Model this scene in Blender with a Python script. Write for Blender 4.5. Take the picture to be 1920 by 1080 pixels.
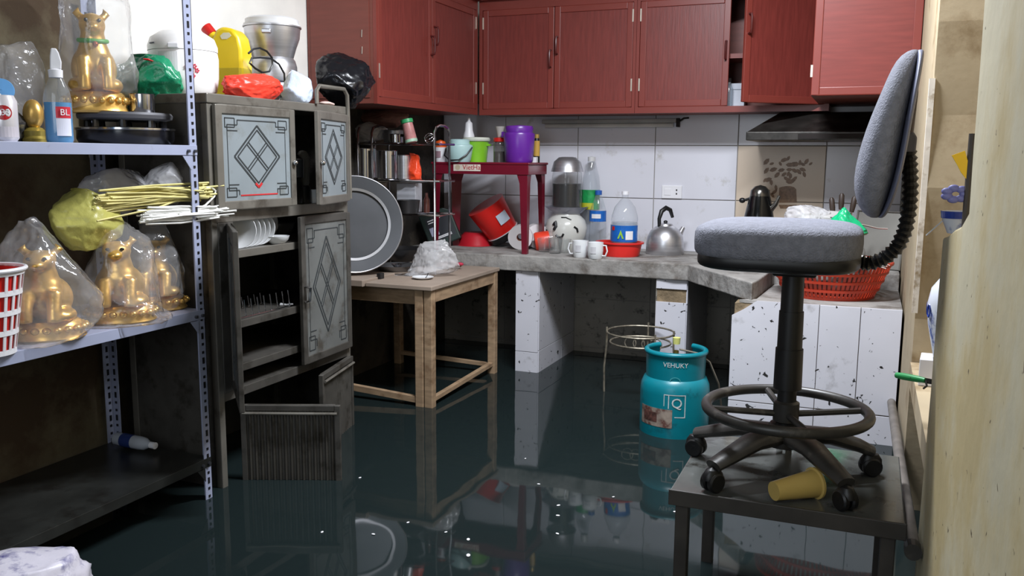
import bpy, math, random
from mathutils import Vector, Matrix, noise
random.seed(7)
PI = math.pi
scene = bpy.context.scene
COL = scene.collection
for o in list(bpy.data.objects): bpy.data.objects.remove(o)

# ---------------------------------------------------------------- camera
FPX = 1640.0
YAW, PITCH, ROLL = math.radians(22.03), math.radians(8.48), math.radians(-0.417)
EYE = Vector((0, 0, 1.45))
_f = Vector((-math.sin(YAW)*math.cos(PITCH), math.cos(YAW)*math.cos(PITCH), -math.sin(PITCH)))
_r0 = Vector((math.cos(YAW), math.sin(YAW), 0)); _d0 = _f.cross(_r0)
_r = _r0*math.cos(ROLL) + _d0*math.sin(ROLL); _d = -_r0*math.sin(ROLL) + _d0*math.cos(ROLL)
cam = bpy.data.cameras.new('camera'); camo = bpy.data.objects.new('camera', cam); COL.objects.link(camo)
cam.sensor_width = 36; cam.lens = FPX*36/1920; cam.clip_start = .02
_up = -_d
camo.matrix_world = Matrix(((_r.x, _up.x, -_f.x, EYE.x), (_r.y, _up.y, -_f.y, EYE.y), (_r.z, _up.z, -_f.z, EYE.z), (0, 0, 0, 1)))
scene.camera = camo
# ---------------------------------------------------------------- world, lights, exposure
w = bpy.data.worlds.new('world'); scene.world = w; w.use_nodes = True
w.node_tree.nodes['Background'].inputs[0].default_value = (.80, .88, 1, 1)
w.node_tree.nodes['Background'].inputs[1].default_value = .07
def area(name, loc, target, sx, sy, power, col=(1, 1, 1)):
    l = bpy.data.lights.new(name, 'AREA'); l.shape = 'RECTANGLE'; l.size = sx; l.size_y = sy; l.energy = power; l.color = col
    o = bpy.data.objects.new(name, l); COL.objects.link(o); o.location = loc
    o.rotation_euler = (Vector(target)-Vector(loc)).to_track_quat('-Z', 'Y').to_euler(); return o
area('ceiling_tube_light', (-.7, 3.0, 2.92), (-.75, 3.05, 0), 1.1, .12, 104, (.89, .93, 1))
area('front_fill_light', (-1.0, -.6, 1.9), (-1.0, 4, 1.0), 1.2, 1.6, 20, (.86, .93, 1))  # soft fill added behind the camera, no doorway is built there
vs = scene.view_settings
vs.view_transform = 'Standard'; vs.look = 'None'; vs.gamma = 1; vs.exposure = .35; vs.use_curve_mapping = False

# ---------------------------------------------------------------- layout helpers (real metres; a pixel only picks a place on a known plane)
def ray(px, py): return _r*((px-960)/FPX) + _d*((py-540)/FPX) + _f
def onz(px, py, z): d = ray(px, py); return EYE + d*((z-EYE.z)/d.z)
def ony(px, py, Y): d = ray(px, py); return EYE + d*(Y/d.y)
def onx(px, py, X): d = ray(px, py); return EYE + d*(X/d.x)
def gx(px, Y, z):
    k = (px-960)/FPX; n = _r-_f*k
    return Vector((-(n.y*Y + n.z*(z-EYE.z))/n.x, Y, z))
def gy(px, X, z):
    k = (px-960)/FPX; n = _r-_f*k
    return Vector((X, -(n.x*X + n.z*(z-EYE.z))/n.y, z))
def mpp(p): return (Vector(p)-EYE).dot(_f)/FPX

# ---------------------------------------------------------------- materials
MATS = {}
def mat(name, col, rough=.5, metal=0, var=.12, vscale=6, bump=0, bscale=60, dirt=None, dscale=8, damt=.5, stretch=None, spec=.5, specks=None):
    if name in MATS: return MATS[name]
    m = bpy.data.materials.new(name); MATS[name] = m; m.use_nodes = True
    nt = m.node_tree; N = nt.nodes; L = nt.links; b = N['Principled BSDF']
    b.inputs['Roughness'].default_value = rough; b.inputs['Metallic'].default_value = metal; b.inputs['Specular IOR Level'].default_value = spec
    tc = N.new('ShaderNodeTexCoord'); mp = N.new('ShaderNodeMapping'); L.new(tc.outputs['Object'], mp.inputs[0])
    if stretch: mp.inputs['Scale'].default_value = stretch
    nz = N.new('ShaderNodeTexNoise'); nz.inputs['Scale'].default_value = vscale; nz.inputs['Detail'].default_value = 5
    L.new(mp.outputs[0], nz.inputs['Vector'])
    rp = N.new('ShaderNodeValToRGB'); L.new(nz.outputs['Fac'], rp.inputs[0])
    c = Vector(col[:3]); lo = c*(1-var*1.6); hi = c*(1+var)
    rp.color_ramp.elements[0].position = .3; rp.color_ramp.elements[1].position = .7
    rp.color_ramp.elements[0].color = (*lo, 1); rp.color_ramp.elements[1].color = (min(hi.x, 1), min(hi.y, 1), min(hi.z, 1), 1)
    out = rp.outputs[0]
    if dirt:
        n2 = N.new('ShaderNodeTexNoise'); n2.inputs['Scale'].default_value = dscale; n2.inputs['Detail'].default_value = 8; n2.inputs['Roughness'].default_value = .65
        L.new(tc.outputs['Object'], n2.inputs['Vector'])
        r2 = N.new('ShaderNodeValToRGB'); r2.color_ramp.elements[0].position = 1-damt-.06; r2.color_ramp.elements[1].position = min(1, 1-damt+.08)
        r2.color_ramp.elements[0].color = (0, 0, 0, 1); r2.color_ramp.elements[1].color = (1, 1, 1, 1)
        L.new(n2.outputs['Fac'], r2.inputs[0])
        mx = N.new('ShaderNodeMix'); mx.data_type = 'RGBA'
        L.new(r2.outputs[0], mx.inputs[0]); L.new(out, mx.inputs[6]); mx.inputs[7].default_value = (*dirt, 1); out = mx.outputs[2]
    if specks:   # (colour, scale, threshold): small splashed mud flecks
        n4 = N.new('ShaderNodeTexNoise'); n4.inputs['Scale'].default_value = specks[1]; n4.inputs['Detail'].default_value = 2; n4.inputs['Distortion'].default_value = .6
        L.new(tc.outputs['Object'], n4.inputs['Vector'])
        r4 = N.new('ShaderNodeValToRGB'); r4.color_ramp.elements[0].position = specks[2]; r4.color_ramp.elements[1].position = specks[2]+.03
        r4.color_ramp.elements[0].color = (0, 0, 0, 1); r4.color_ramp.elements[1].color = (1, 1, 1, 1); L.new(n4.outputs['Fac'], r4.inputs[0])
        mx = N.new('ShaderNodeMix'); mx.data_type = 'RGBA'; L.new(r4.outputs[0], mx.inputs[0]); L.new(out, mx.inputs[6]); mx.inputs[7].default_value = (*specks[0], 1); out = mx.outputs[2]
    L.new(out, b.inputs['Base Color'])
    if bump:
        n3 = N.new('ShaderNodeTexNoise'); n3.inputs['Scale'].default_value = bscale; n3.inputs['Detail'].default_value = 4
        L.new(mp.outputs[0], n3.inputs['Vector'])
        bp = N.new('ShaderNodeBump'); bp.inputs['Strength'].default_value = bump; bp.inputs['Distance'].default_value = .01
        L.new(n3.outputs['Fac'], bp.inputs['Height']); L.new(bp.outputs[0], b.inputs['Normal'])
    return m
def film(name, col, fac=.22, rough=.08, ior=1.4, bump=0, bscale=30):
    """thin clear film or thin glass: see-through with a fresnel gloss and a little haze of its own"""
    if name in MATS: return MATS[name]
    m = bpy.data.materials.new(name); MATS[name] = m; m.use_nodes = True
    nt = m.node_tree; N = nt.nodes; L = nt.links; b = N['Principled BSDF']
    b.inputs['Base Color'].default_value = (*col, 1); b.inputs['Roughness'].default_value = rough
    t = N.new('ShaderNodeBsdfTransparent'); t.inputs[0].default_value = (*[min(1, .55+.45*c) for c in col], 1)
    g = N.new('ShaderNodeBsdfGlossy'); g.inputs['Roughness'].default_value = rough
    fr = N.new('ShaderNodeFresnel'); ge = N.new('ShaderNodeNewGeometry'); mm_ = N.new('ShaderNodeMix')   # same gloss on both faces of the film
    mm_.inputs[2].default_value = ior; mm_.inputs[3].default_value = 1/ior; L.new(ge.outputs['Backfacing'], mm_.inputs[0]); L.new(mm_.outputs[0], fr.inputs[0])
    m1 = N.new('ShaderNodeMixShader'); m1.inputs[0].default_value = fac; L.new(t.outputs[0], m1.inputs[1]); L.new(b.outputs[0], m1.inputs[2])
    m2 = N.new('ShaderNodeMixShader'); L.new(fr.outputs[0], m2.inputs[0]); L.new(m1.outputs[0], m2.inputs[1]); L.new(g.outputs[0], m2.inputs[2])
    L.new(m2.outputs[0], N['Material Output'].inputs[0])
    if bump:
        tc = N.new('ShaderNodeTexCoord'); n3 = N.new('ShaderNodeTexNoise'); n3.inputs['Scale'].default_value = bscale; n3.inputs['Detail'].default_value = 3
        L.new(tc.outputs['Object'], n3.inputs['Vector']); bp = N.new('ShaderNodeBump'); bp.inputs['Strength'].default_value = bump; bp.inputs['Distance'].default_value = .01
        L.new(n3.outputs['Fac'], bp.inputs['Height']); L.new(bp.outputs[0], b.inputs['Normal']); L.new(bp.outputs[0], g.inputs['Normal']); L.new(bp.outputs[0], fr.inputs['Normal'])
    return m

# ---------------------------------------------------------------- mesh builder
class MB:
    def __init__(s): s.v = []; s.f = []; s.M = Matrix.Identity(4)
    def add(s, vs, fs):
        n = len(s.v); s.v += [s.M @ Vector(v) for v in vs]; s.f += [tuple(i+n for i in f) for f in fs]; return s
    def box(s, x0, x1, y0, y1, z0, z1):
        return s.add([(x0,y0,z0),(x1,y0,z0),(x1,y1,z0),(x0,y1,z0),(x0,y0,z1),(x1,y0,z1),(x1,y1,z1),(x0,y1,z1)],
                     [(0,3,2,1),(4,5,6,7),(0,1,5,4),(1,2,6,5),(2,3,7,6),(3,0,4,7)])
    def prism(s, poly, a, b, axis='z'):
        n = len(poly)
        def mk(p, h): return (p[0], p[1], h) if axis == 'z' else ((p[0], h, p[1]) if axis == 'y' else (h, p[0], p[1]))
        return s.add([mk(p, a) for p in poly]+[mk(p, b) for p in poly],
                     [tuple(range(n))[::-1], tuple(range(n, 2*n))]+[(i, (i+1) % n, n+(i+1) % n, n+i) for i in range(n)])
    def lathe(s, prof, n=28, c=(0, 0, 0), sx=1, sy=1, a0=0, a1=2*PI):
        vs = []; fs = []; full = abs(a1-a0-2*PI) < 1e-6; m = n if full else n+1
        for r, z in prof:
            for i in range(m):
                a = a0+(a1-a0)*i/n; vs.append((c[0]+r*sx*math.cos(a), c[1]+r*sy*math.sin(a), c[2]+z))
        for j in range(len(prof)-1):
            for i in range(n):
                k = (i+1) % m
                fs.append((j*m+i, j*m+k, (j+1)*m+k, (j+1)*m+i))
        return s.add(vs, fs)
    def tube(s, pts, r, n=8, closed=False, sq=1):
        pts = [Vector(p) for p in pts]; k = len(pts); vs = []; fs = []
        rr = r if isinstance(r, (list, tuple)) else [r]*k
        nrm = None
        for i, p in enumerate(pts):
            t = (pts[(i+1) % k]-pts[i-1]) if closed else (pts[min(i+1, k-1)]-pts[max(i-1, 0)])
            t = t.normalized() if t.length > 1e-9 else Vector((0, 0, 1))
            if nrm is None:
                nrm = t.cross(Vector((0, 0, 1))) if abs(t.z) < .9 else t.cross(Vector((1, 0, 0)))
            nrm = (nrm - t*nrm.dot(t)).normalized(); b = t.cross(nrm)
            for j in range(n):
                a = 2*PI*j/n; vs.append(p + nrm*(rr[i]*math.cos(a)) + b*(rr[i]*sq*math.sin(a)))
        m = k if closed else k-1
        for i in range(m):
            for j in range(n):
                i2 = (i+1) % k; fs.append((i*n+j, i*n+(j+1) % n, i2*n+(j+1) % n, i2*n+j))
        if not closed: fs += [tuple(range(n))[::-1], tuple(range((k-1)*n, k*n))]
        return s.add(vs, fs)
    def ball(s, c, r, n=16, m=10):
        rx, ry, rz = r if isinstance(r, (list, tuple)) else (r, r, r)
        return s._ball(c, rx, ry, rz, n, m)
    def _ball(s, c, rx, ry, rz, n, m):
        vs = [(c[0], c[1], c[2]-rz)]; fs = []
        for j in range(1, m):
            t = PI*j/m
            for i in range(n):
                a = 2*PI*i/n; vs.append((c[0]+rx*math.sin(t)*math.cos(a), c[1]+ry*math.sin(t)*math.sin(a), c[2]-rz*math.cos(t)))
        vs.append((c[0], c[1], c[2]+rz)); e = len(vs)-1
        for i in range(n):
            fs.append((0, 1+(i+1) % n, 1+i)); fs.append((e, e-n+i, e-n+(i+1) % n))
            for j in range(m-2):
                a = 1+j*n; fs.append((a+i, a+(i+1) % n, a+n+(i+1) % n, a+n+i))
        return s.add(vs, fs)
    def beam(s, p, q, wd, ht):
        p, q = Vector(p), Vector(q); d = (q-p); u = d.normalized()
        sd = u.cross(Vector((0, 0, 1))); sd = sd.normalized() if sd.length > 1e-5 else Vector((1, 0, 0)); up = sd.cross(u)
        vs = []
        for e in (p, q):
            for a, b in ((-1, -1), (1, -1), (1, 1), (-1, 1)): vs.append(e+sd*(a*wd/2)+up*(b*ht/2))
        return s.add(vs, [(0, 1, 2, 3), (7, 6, 5, 4), (0, 4, 5, 1), (1, 5, 6, 2), (2, 6, 7, 3), (3, 7, 4, 0)])
    def mesh(s, name):
        me = bpy.data.meshes.new(name); me.from_pydata([tuple(v) for v in s.v], [], s.f); me.validate(); return me

def fixn(me):
    import bmesh
    bm = bmesh.new(); bm.from_mesh(me); bmesh.ops.remove_doubles(bm, verts=bm.verts, dist=1e-5); bmesh.ops.recalc_face_normals(bm, faces=bm.faces); bm.to_mesh(me); bm.free()
def obj(name, mb, m, parent=None, loc=(0, 0, 0), rot=(0, 0, 0), smooth=False, bevel=0, label=None, kind=None, sub=0):
    me = mb.mesh(name) if isinstance(mb, MB) else mb
    if isinstance(mb, MB): fixn(me)
    if m and not me.materials: me.materials.append(m)
    o = bpy.data.objects.new(name, me); COL.objects.link(o); o.parent = parent; o.location = loc; o.rotation_euler = rot
    if smooth:
        for p in me.polygons: p.use_smooth = True
        if smooth != 2:
            try: me.set_sharp_from_angle(angle=math.radians(40))
            except Exception: pass
    if bevel:
        b = o.modifiers.new('bevel', 'BEVEL'); b.width = bevel; b.segments = 2; b.limit_method = 'ANGLE'
    if sub:
        b = o.modifiers.new('sub', 'SUBSURF'); b.levels = b.render_levels = sub
    if label: o['label'] = label
    if kind: o['kind'] = kind
    return o
def tag(o, label, cat, group=None):
    o['label'] = label; o['category'] = cat
    if group: o['group'] = group
    return o
def thing(name, label, cat, loc=(0, 0, 0), rotz=0, group=None, rot=None):
    o = bpy.data.objects.new(name, None); COL.objects.link(o); o.empty_display_size = .05
    o.location = loc; o.rotation_euler = rot or (0, 0, rotz); return tag(o, label, cat, group)
def struct(name, mb, m, label=None, **k):
    o = obj(name, mb, m, **k); o['kind'] = 'structure'
    if label: o['label'] = label
    return o
def text(name, s, size, m, parent, loc, rot, bend=0, ext=.0004, sx=1):
    cu = bpy.data.curves.new('t', 'FONT'); cu.body = s; cu.size = size; cu.align_x = 'CENTER'; cu.align_y = 'CENTER'; cu.extrude = ext; cu.resolution_u = 3
    t = bpy.data.objects.new('t', cu); COL.objects.link(t); bpy.context.view_layer.update()
    me = bpy.data.meshes.new_from_object(t.evaluated_get(bpy.context.evaluated_depsgraph_get()))
    bpy.data.objects.remove(t)
    me.materials.clear()
    for v in me.vertices:
        v.co.x *= sx
        if bend:
            a = v.co.x/bend; r = bend+v.co.z; v.co.x = math.sin(a)*r; v.co.z = math.cos(a)*r-bend
    return obj(name, me, m, parent, loc, rot)
def patch(r, a0, a1, z0, z1, n=10, th=.0006):
    """a thin curved label round a vertical axis; angle 0 faces local -Y"""
    mb = MB(); vs = []; fs = []
    for i in range(n+1):
        a = a0+(a1-a0)*i/n
        for rr in (r, r+th):
            for z in (z0, z1): vs.append((rr*math.sin(a), -rr*math.cos(a), z))
    for i in range(n):
        a = 4*i; b = a+4
        fs += [(a, b, b+1, a+1), (a+2, a+3, b+3, b+2), (a+1, b+1, b+3, a+3), (a, a+2, b+2, b)]
    fs += [(0, 1, 3, 2), (4*n, 4*n+2, 4*n+3, 4*n+1)]
    return mb.add(vs, fs)
def ico(sub):
    import bmesh
    bm = bmesh.new(); bmesh.ops.create_icosphere(bm, subdivisions=sub, radius=1)
    v = [x.co.copy() for x in bm.verts]; f = [tuple(a.index for a in x.verts) for x in bm.faces]; bm.free(); return v, f
ICO = {k: ico(k) for k in (3, 4, 5)}
def crumple(dims, seed=0, amp=.05, fr=3.2, prof=None, sub=4, flat=0, creases=26, cdepth=.85, lean=(0, 0), hmin=.62):
    """a crumpled bag: sphere cut by random flat facets, width profile by height, fine ridged folds. Base at z=0, height dims[2]."""
    V, F = ICO[sub]; rnd = random.Random(seed); mb = MB(); off = Vector((seed*3.1, seed*1.7, seed*.9)); out = []
    pl = []
    for k in range(creases):
        n = Vector((rnd.gauss(0, 1), rnd.gauss(0, 1), rnd.gauss(0, .8))).normalized(); pl.append((n, rnd.uniform(hmin, .96)))
    for v in V:
        u = v.copy()
        for n, h in pl:
            e = u.dot(n)-h
            if e > 0: u -= n*(e*cdepth)
        n2 = 1-abs(noise.noise(v*fr+off))*2.4; n3 = 1-abs(noise.noise(v*fr*2.3-off))*2.4
        d = 1 + amp*n2 + amp*.5*n3
        u *= d
        z = (u.z+1)/2; q = Vector((u.x, u.y))
        if prof:
            t0 = min(max((v.z+1)/2, 0), 1); i = min(int(t0*(len(prof)-1)), len(prof)-2); t = t0*(len(prof)-1)-i; wdt = prof[i]*(1-t)+prof[i+1]*t
            base = math.sqrt(max(1-v.z*v.z, 1e-4)); q = q/base*wdt*min(1, base*6)
        p = Vector((q.x*dims[0]/2, q.y*dims[1]/2, z*dims[2]))
        out.append(p)
    zs_ = sorted(p.z for p in out); zmin = zs_[0]; sc = dims[2]/(zs_[-1]-zmin)
    for p in out:
        p.z = (p.z-zmin)*sc
        if flat: p.z = max(0, (p.z-flat*dims[2])/(1-flat))
        p.x += lean[0]*p.z; p.y += lean[1]*p.z
    mb.add([tuple(p) for p in out], F); return mb
def copy_tree(o, parent=None, mats=None):
    c = o.copy(); COL.objects.link(c); c.parent = parent
    for ch in list(o.children): copy_tree(ch, c)
    return c
def arc(c, r, a0, a1, n, axis='z'):
    out = []
    for i in range(n+1):
        a = a0+(a1-a0)*i/n; u, v = r*math.cos(a), r*math.sin(a)
        out.append((c[0]+u, c[1]+v, c[2]) if axis == 'z' else ((c[0]+u, c[1], c[2]+v) if axis == 'y' else (c[0], c[1]+u, c[2]+v)))
    return out

# ---------------------------------------------------------------- palette
def S(r, g, b): return tuple(((c/255)/12.92 if c/255 <= .04045 else ((c/255+.055)/1.055)**2.4) for c in (r, g, b))
m_white_wall = mat('white_wall_paint', S(236, 234, 228), .7, var=.04, bump=.1, bscale=30)
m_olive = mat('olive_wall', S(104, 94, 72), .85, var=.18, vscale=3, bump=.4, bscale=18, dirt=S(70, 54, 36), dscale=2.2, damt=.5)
m_cream = mat('cream_plaster', S(190, 182, 154), .75, var=.09, vscale=3.2, bump=.25, bscale=14, dirt=S(174, 158, 116), dscale=1.6, damt=.5, specks=(S(84, 70, 46), 42, .71))
m_plaster = mat('tan_plaster', S(172, 156, 128), .85, var=.10, vscale=3, bump=.12, bscale=22, dirt=S(132, 112, 82), dscale=3, damt=.42)
m_tile = mat('white_tile', S(212, 212, 220), .22, var=.02, vscale=3, dirt=S(170, 166, 160), dscale=5, damt=.34)
m_tile_dirty = mat('speckled_white_tile', S(206, 206, 214), .28, var=.03, vscale=4, dirt=S(150, 148, 150), dscale=6, damt=.33, specks=(S(40, 38, 38), 34, .685))
m_tile_under = mat('under_counter_tile', S(138, 132, 122), .5, var=.12, vscale=5, dirt=S(48, 42, 34), dscale=18, damt=.38)  # darker, browner mottled tile for the faces below the worktop
m_beige = mat('beige_tile', S(205, 188, 168), .3, var=.05, vscale=3)
m_motif = mat('brown_print', S(134, 106, 82), .4, var=.2, vscale=60)
m_grout = mat('grout', S(150, 146, 140), .85, var=.1)
m_conc = mat('rough_concrete', S(150, 147, 143), .85, var=.2, vscale=7, bump=.6, bscale=30, dirt=S(104, 98, 92), dscale=6, damt=.45)
m_mortar = mat('bare_mortar', S(136, 118, 92), .9, var=.25, vscale=14, bump=.6)
m_ceil = mat('ceiling_white', S(200, 200, 196), .8, var=.04)

# ---------------------------------------------------------------- room shell
XL, XR, YB, WZ, ZC = -2.68, .17, 5.378, .20, 3.0
struct('floor', MB().box(XL-.1, .9, -.8, YB+.1, -.1, 0), mat('silt_floor', S(60, 58, 52), .8, bump=.2), label='silt covered floor under the flood water')
struct('ceiling', MB().box(XL-.1, .9, .3, YB+.1, ZC, ZC+.1), m_ceil, label='white ceiling above the kitchen')
wb = struct('wall_back', MB().box(XL-.1, .9, YB, YB+.1, 0, ZC), m_grout, label='back kitchen wall covered in large white tiles')
struct('wall_left', MB().prism([(2.47, ZC), (2.47, 1.45), (3.45, 1.45), (3.45, 1.76), (YB, 1.76), (YB, ZC)], XL-.1, XL, axis='x'), m_white_wall, label='bright white wall above the steel cupboard')
struct('wall_left_lower', MB().prism([(2.47, 0), (YB, 0), (YB, 1.76), (3.45, 1.76), (3.45, 1.45), (2.47, 1.45)], XL-.1, XL, axis='x'), mat('shade_toned_lower_wall', S(66, 60, 52), .85, var=.3, vscale=4, bump=.3, dirt=S(34, 30, 26), dscale=5, damt=.48), label='lower wall with the shade painted in dark, behind the table and dish rack')  # dark colour paints in the shade behind the rack and under the cabinets
struct('wall_left_near', MB().box(XL-.1, XL, -.8, 2.47, 0, ZC), m_olive, label='brown mottled olive wall behind the shelf rack')  # near stretch of wall in mottled olive and brown
# right wall: near plaster wall with a chipped edge, an alcove, then the far wall
mb = MB()
edge = [(1.83, ZC), (1.835, 1.9), (1.80, 1.62), (1.79, 1.45), (1.775, 1.36), (1.90, 1.325), (2.02, 1.31), (2.17, 1.285), (2.30, 1.27), (2.31, 1.1), (2.30, .9), (2.32, .7), (2.34, .5), (2.36, .0)]
mb.prism([(.42, 0), (.42, ZC)]+edge, XR, .40, axis='x')
struct('wall_right', mb, m_cream, label='cream plaster wall in the right foreground with chipped edge', bevel=.006)
mb = MB(); mb.prism([(3.30, ZC), (3.27, 1.9), (3.29, 1.6), (3.275, 1.36), (3.30, 1.1), (3.34, .9), (3.33, .6), (3.35, 0), (YB, 0), (YB, ZC)], XR+.008, .9, axis='x')
struct('wall_right_far', mb, m_plaster, label='tan plaster wall edge beyond the alcove')
struct('wall_alcove', MB().box(.62, .7, 1.2, 3.4, 0, ZC), m_plaster, label='plaster back of the wall alcove')
struct('trim_1', MB().box(XR-.006, XR+.012, 3.275, 3.30, .93, 1.72), mat('pale_trim', S(226, 218, 206), .6, var=.1, vscale=20, dirt=S(150, 130, 100), dscale=14, damt=.42), label='pale chipped plaster edge strip behind the chair back')
sill = struct('alcove_sill', MB().box(XR+.004, .62, 2.32, 3.33, .67, .745), m_plaster, label='plaster sill at the bottom of the alcove')

# wall tiles, each a piece of the back wall (joints recessed)
TW, TH = .497, .325
xs = [-.735+TW*k for k in range(-4, 3)]; zs = [-.095+TH*k for k in range(7)]
tiles = {}
for i in range(len(xs)-1):
    for j in range(len(zs)-1):
        x0, x1 = max(xs[i], XL)+.0025, min(xs[i+1], XR)-.0025; z0, z1 = max(zs[j], 0)+.0025, min(zs[j+1], 1.80)-.0025
        deco = (i == 4 and j in (3, 4))
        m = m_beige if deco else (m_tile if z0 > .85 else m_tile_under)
        tiles[i, j] = obj('tile', MB().box(x0, x1, YB-.007, YB, z0, z1), m, wb, bevel=.0015)
# printed flowers and vase on the two beige tiles
def leafpoly(cx, cz, l, wd, a):
    return [(cx+math.cos(a)*u*l-math.sin(a)*v*wd, cz+math.sin(a)*u*l+math.cos(a)*v*wd) for u, v in ((-.5, 0), (-.2, .42), (.2, .42), (.5, 0), (.2, -.42), (-.2, -.42))]
rnd = random.Random(3)
def P2(px, py): p = ony(px, py, YB-.008); return p.x, p.z
mbu, mbl = MB(), MB()
for px, py, l, a in [(1437, 303, 26, 50), (1447, 307, 16, 20), (1470, 300, 24, 25), (1478, 297, 18, 60), (1463, 307, 16, 120), (1490, 308, 30, 5), (1500, 305, 18, 90), (1505, 308, 18, 150), (1512, 303, 22, 60), (1520, 307, 14, 40), (1481, 309, 26, 0),
                     (1437, 320, 24, 55), (1450, 318, 26, 20), (1457, 328, 24, 50), (1465, 319, 22, 15), (1470, 327, 20, 40), (1480, 318, 20, 0), (1478, 326, 18, 70), (1490, 320, 22, 150), (1498, 322, 22, 130), (1505, 318, 22, 160), (1508, 327, 20, 110), (1440, 337, 26, 20), (1446, 342, 20, 100), (1434, 338, 16, 60), (1474, 335, 20, 140), (1482, 330, 20, 90), (1490, 335, 20, 45), (1481, 341, 26, 0), (1478, 337, 22, 160), (1487, 338, 22, 30)]:
    x, z = P2(px, py); k = .0031; mbu.prism(leafpoly(x, z, l*.6*k, l*.34*k, math.radians(a)), YB-.0075-px*1e-6, YB-.0068, axis='y')
obj('flower_print', mbu, m_motif, tiles[4, 4], label='brown printed flowers')
vase = [(1461, 352), (1467, 350), (1474, 349), (1482, 349), (1489, 351), (1493, 355), (1494, 380), (1460, 380)]
mbl.prism([P2(*p) for p in vase], YB-.0085, YB-.0068, axis='y')
mbl.prism([P2(*p) for p in [(1460, 384), (1494, 384), (1491, 391), (1463, 391)]], YB-.0085, YB-.0068, axis='y')
for px, py, l, a in [(1455, 352, 20, 100), (1452, 360, 22, 40), (1448, 366, 20, 130), (1440, 358, 16, 20)]:
    x, z = P2(px, py); k = .0031; mbl.prism(leafpoly(x, z, l*.6*k, l*.3*k, math.radians(a)), YB-.0085, YB-.0068, axis='y')
obj('vase_print', mbl, m_motif, tiles[4, 3], label='brown printed vase')

# ---------------------------------------------------------------- flood water
mw = bpy.data.materials.new('murky_water'); mw.use_nodes = True
nt = mw.node_tree; b = nt.nodes['Principled BSDF']
b.inputs['Base Color'].default_value = (.0105, .0165, .0168, 1); b.inputs['Roughness'].default_value = .035; b.inputs['IOR'].default_value = 1.33
nz = nt.nodes.new('ShaderNodeTexNoise'); nz.inputs['Scale'].default_value = 2.2; nz.inputs['Detail'].default_value = 2
bp = nt.nodes.new('ShaderNodeBump'); bp.inputs['Strength'].default_value = .045; bp.inputs['Distance'].default_value = .05
tc = nt.nodes.new('ShaderNodeTexCoord'); nt.links.new(tc.outputs['Object'], nz.inputs['Vector']); nt.links.new(nz.outputs['Fac'], bp.inputs['Height']); nt.links.new(bp.outputs[0], b.inputs['Normal'])
wat = obj('flood_water', MB().add([(XL+.002, -.7, WZ), (XR-.002, -.7, WZ), (XR-.002, 2.34, WZ), (.60, 2.34, WZ), (.60, 3.34, WZ), (XR+.004, 3.34, WZ), (XR+.004, YB-.008, WZ), (XL+.002, YB-.008, WZ)], [tuple(range(8))]), mw, kind='stuff')
tag(wat, 'dark murky flood water standing over the whole floor', 'water')

# ---------------------------------------------------------------- concrete worktop on tiled piers
poly = [(XL, YB), (XL, 4.66), (-2.2, 4.67), (-1.5, 4.685), (-.875, 4.68), (-.47, 4.10), (-.455, 4.2), (-.43, 4.70), (XR, 4.74), (XR, YB-.008)]
poly[0] = (XL, YB-.008)
rr = random.Random(5); pts = []
for i, p in enumerate(poly):
    q = poly[(i+1) % len(poly)]; pts.append(p)
    if 1 <= i <= 4:
        n = int(math.dist(p, q)/.07)
        for k in range(1, n): pts.append((p[0]+(q[0]-p[0])*k/n+rr.uniform(-.004, .004), p[1]+(q[1]-p[1])*k/n+rr.uniform(-.006, .006)))
CT = .89
o = obj('concrete_worktop', MB().prism(pts[::-1], .80, CT), m_conc, bevel=.006)
tag(o, 'long rough grey concrete worktop along the back wall', 'worktop')
def pier(name, x0, x1, label, cuts, gap=None):
    root = thing(name, label, 'pillar', ((x0+x1)/2, 5.03, 0), 0, 'tiled worktop piers')
    cx, cy = (x0+x1)/2, 5.03
    obj('core', MB().box(x0-cx, x1-cx, 4.71-cy, YB-.009-cy, 0, .7995), m_mortar, root)
    zz = [0.0]+cuts+[.799]
    for a, b in zip(zz, zz[1:]):
        if gap and abs(a-gap[0]) < .001:
            continue
        obj('tile', MB().box(x0-cx-.004, x1-cx+.004, 4.70-cy, 4.71-cy, a+.0015, b-.0015), m_tile_dirty, root, bevel=.0012)
    for a, b in ((0, .33), (.33, .799)):
        for y0, y1 in ((4.7105, 5.12), (5.122, YB-.01)):
            obj('tile', MB().box(x1-cx, x1-cx+.008, y0-cy, y1-cy, a+.0015, b-.0015), m_tile_dirty, root, bevel=.0012)
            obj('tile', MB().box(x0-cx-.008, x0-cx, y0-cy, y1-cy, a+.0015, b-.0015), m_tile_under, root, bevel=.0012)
    return root
pier('tiled_pier', -1.874, -1.742, 'white tiled pier under the worktop, beside the wooden table', [.32])
pier('tiled_pier', -1.044, -.884, 'white tiled pier with a strip of bare mortar behind the gas cylinder', [.32, .675, .745], gap=(.675,))
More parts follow.
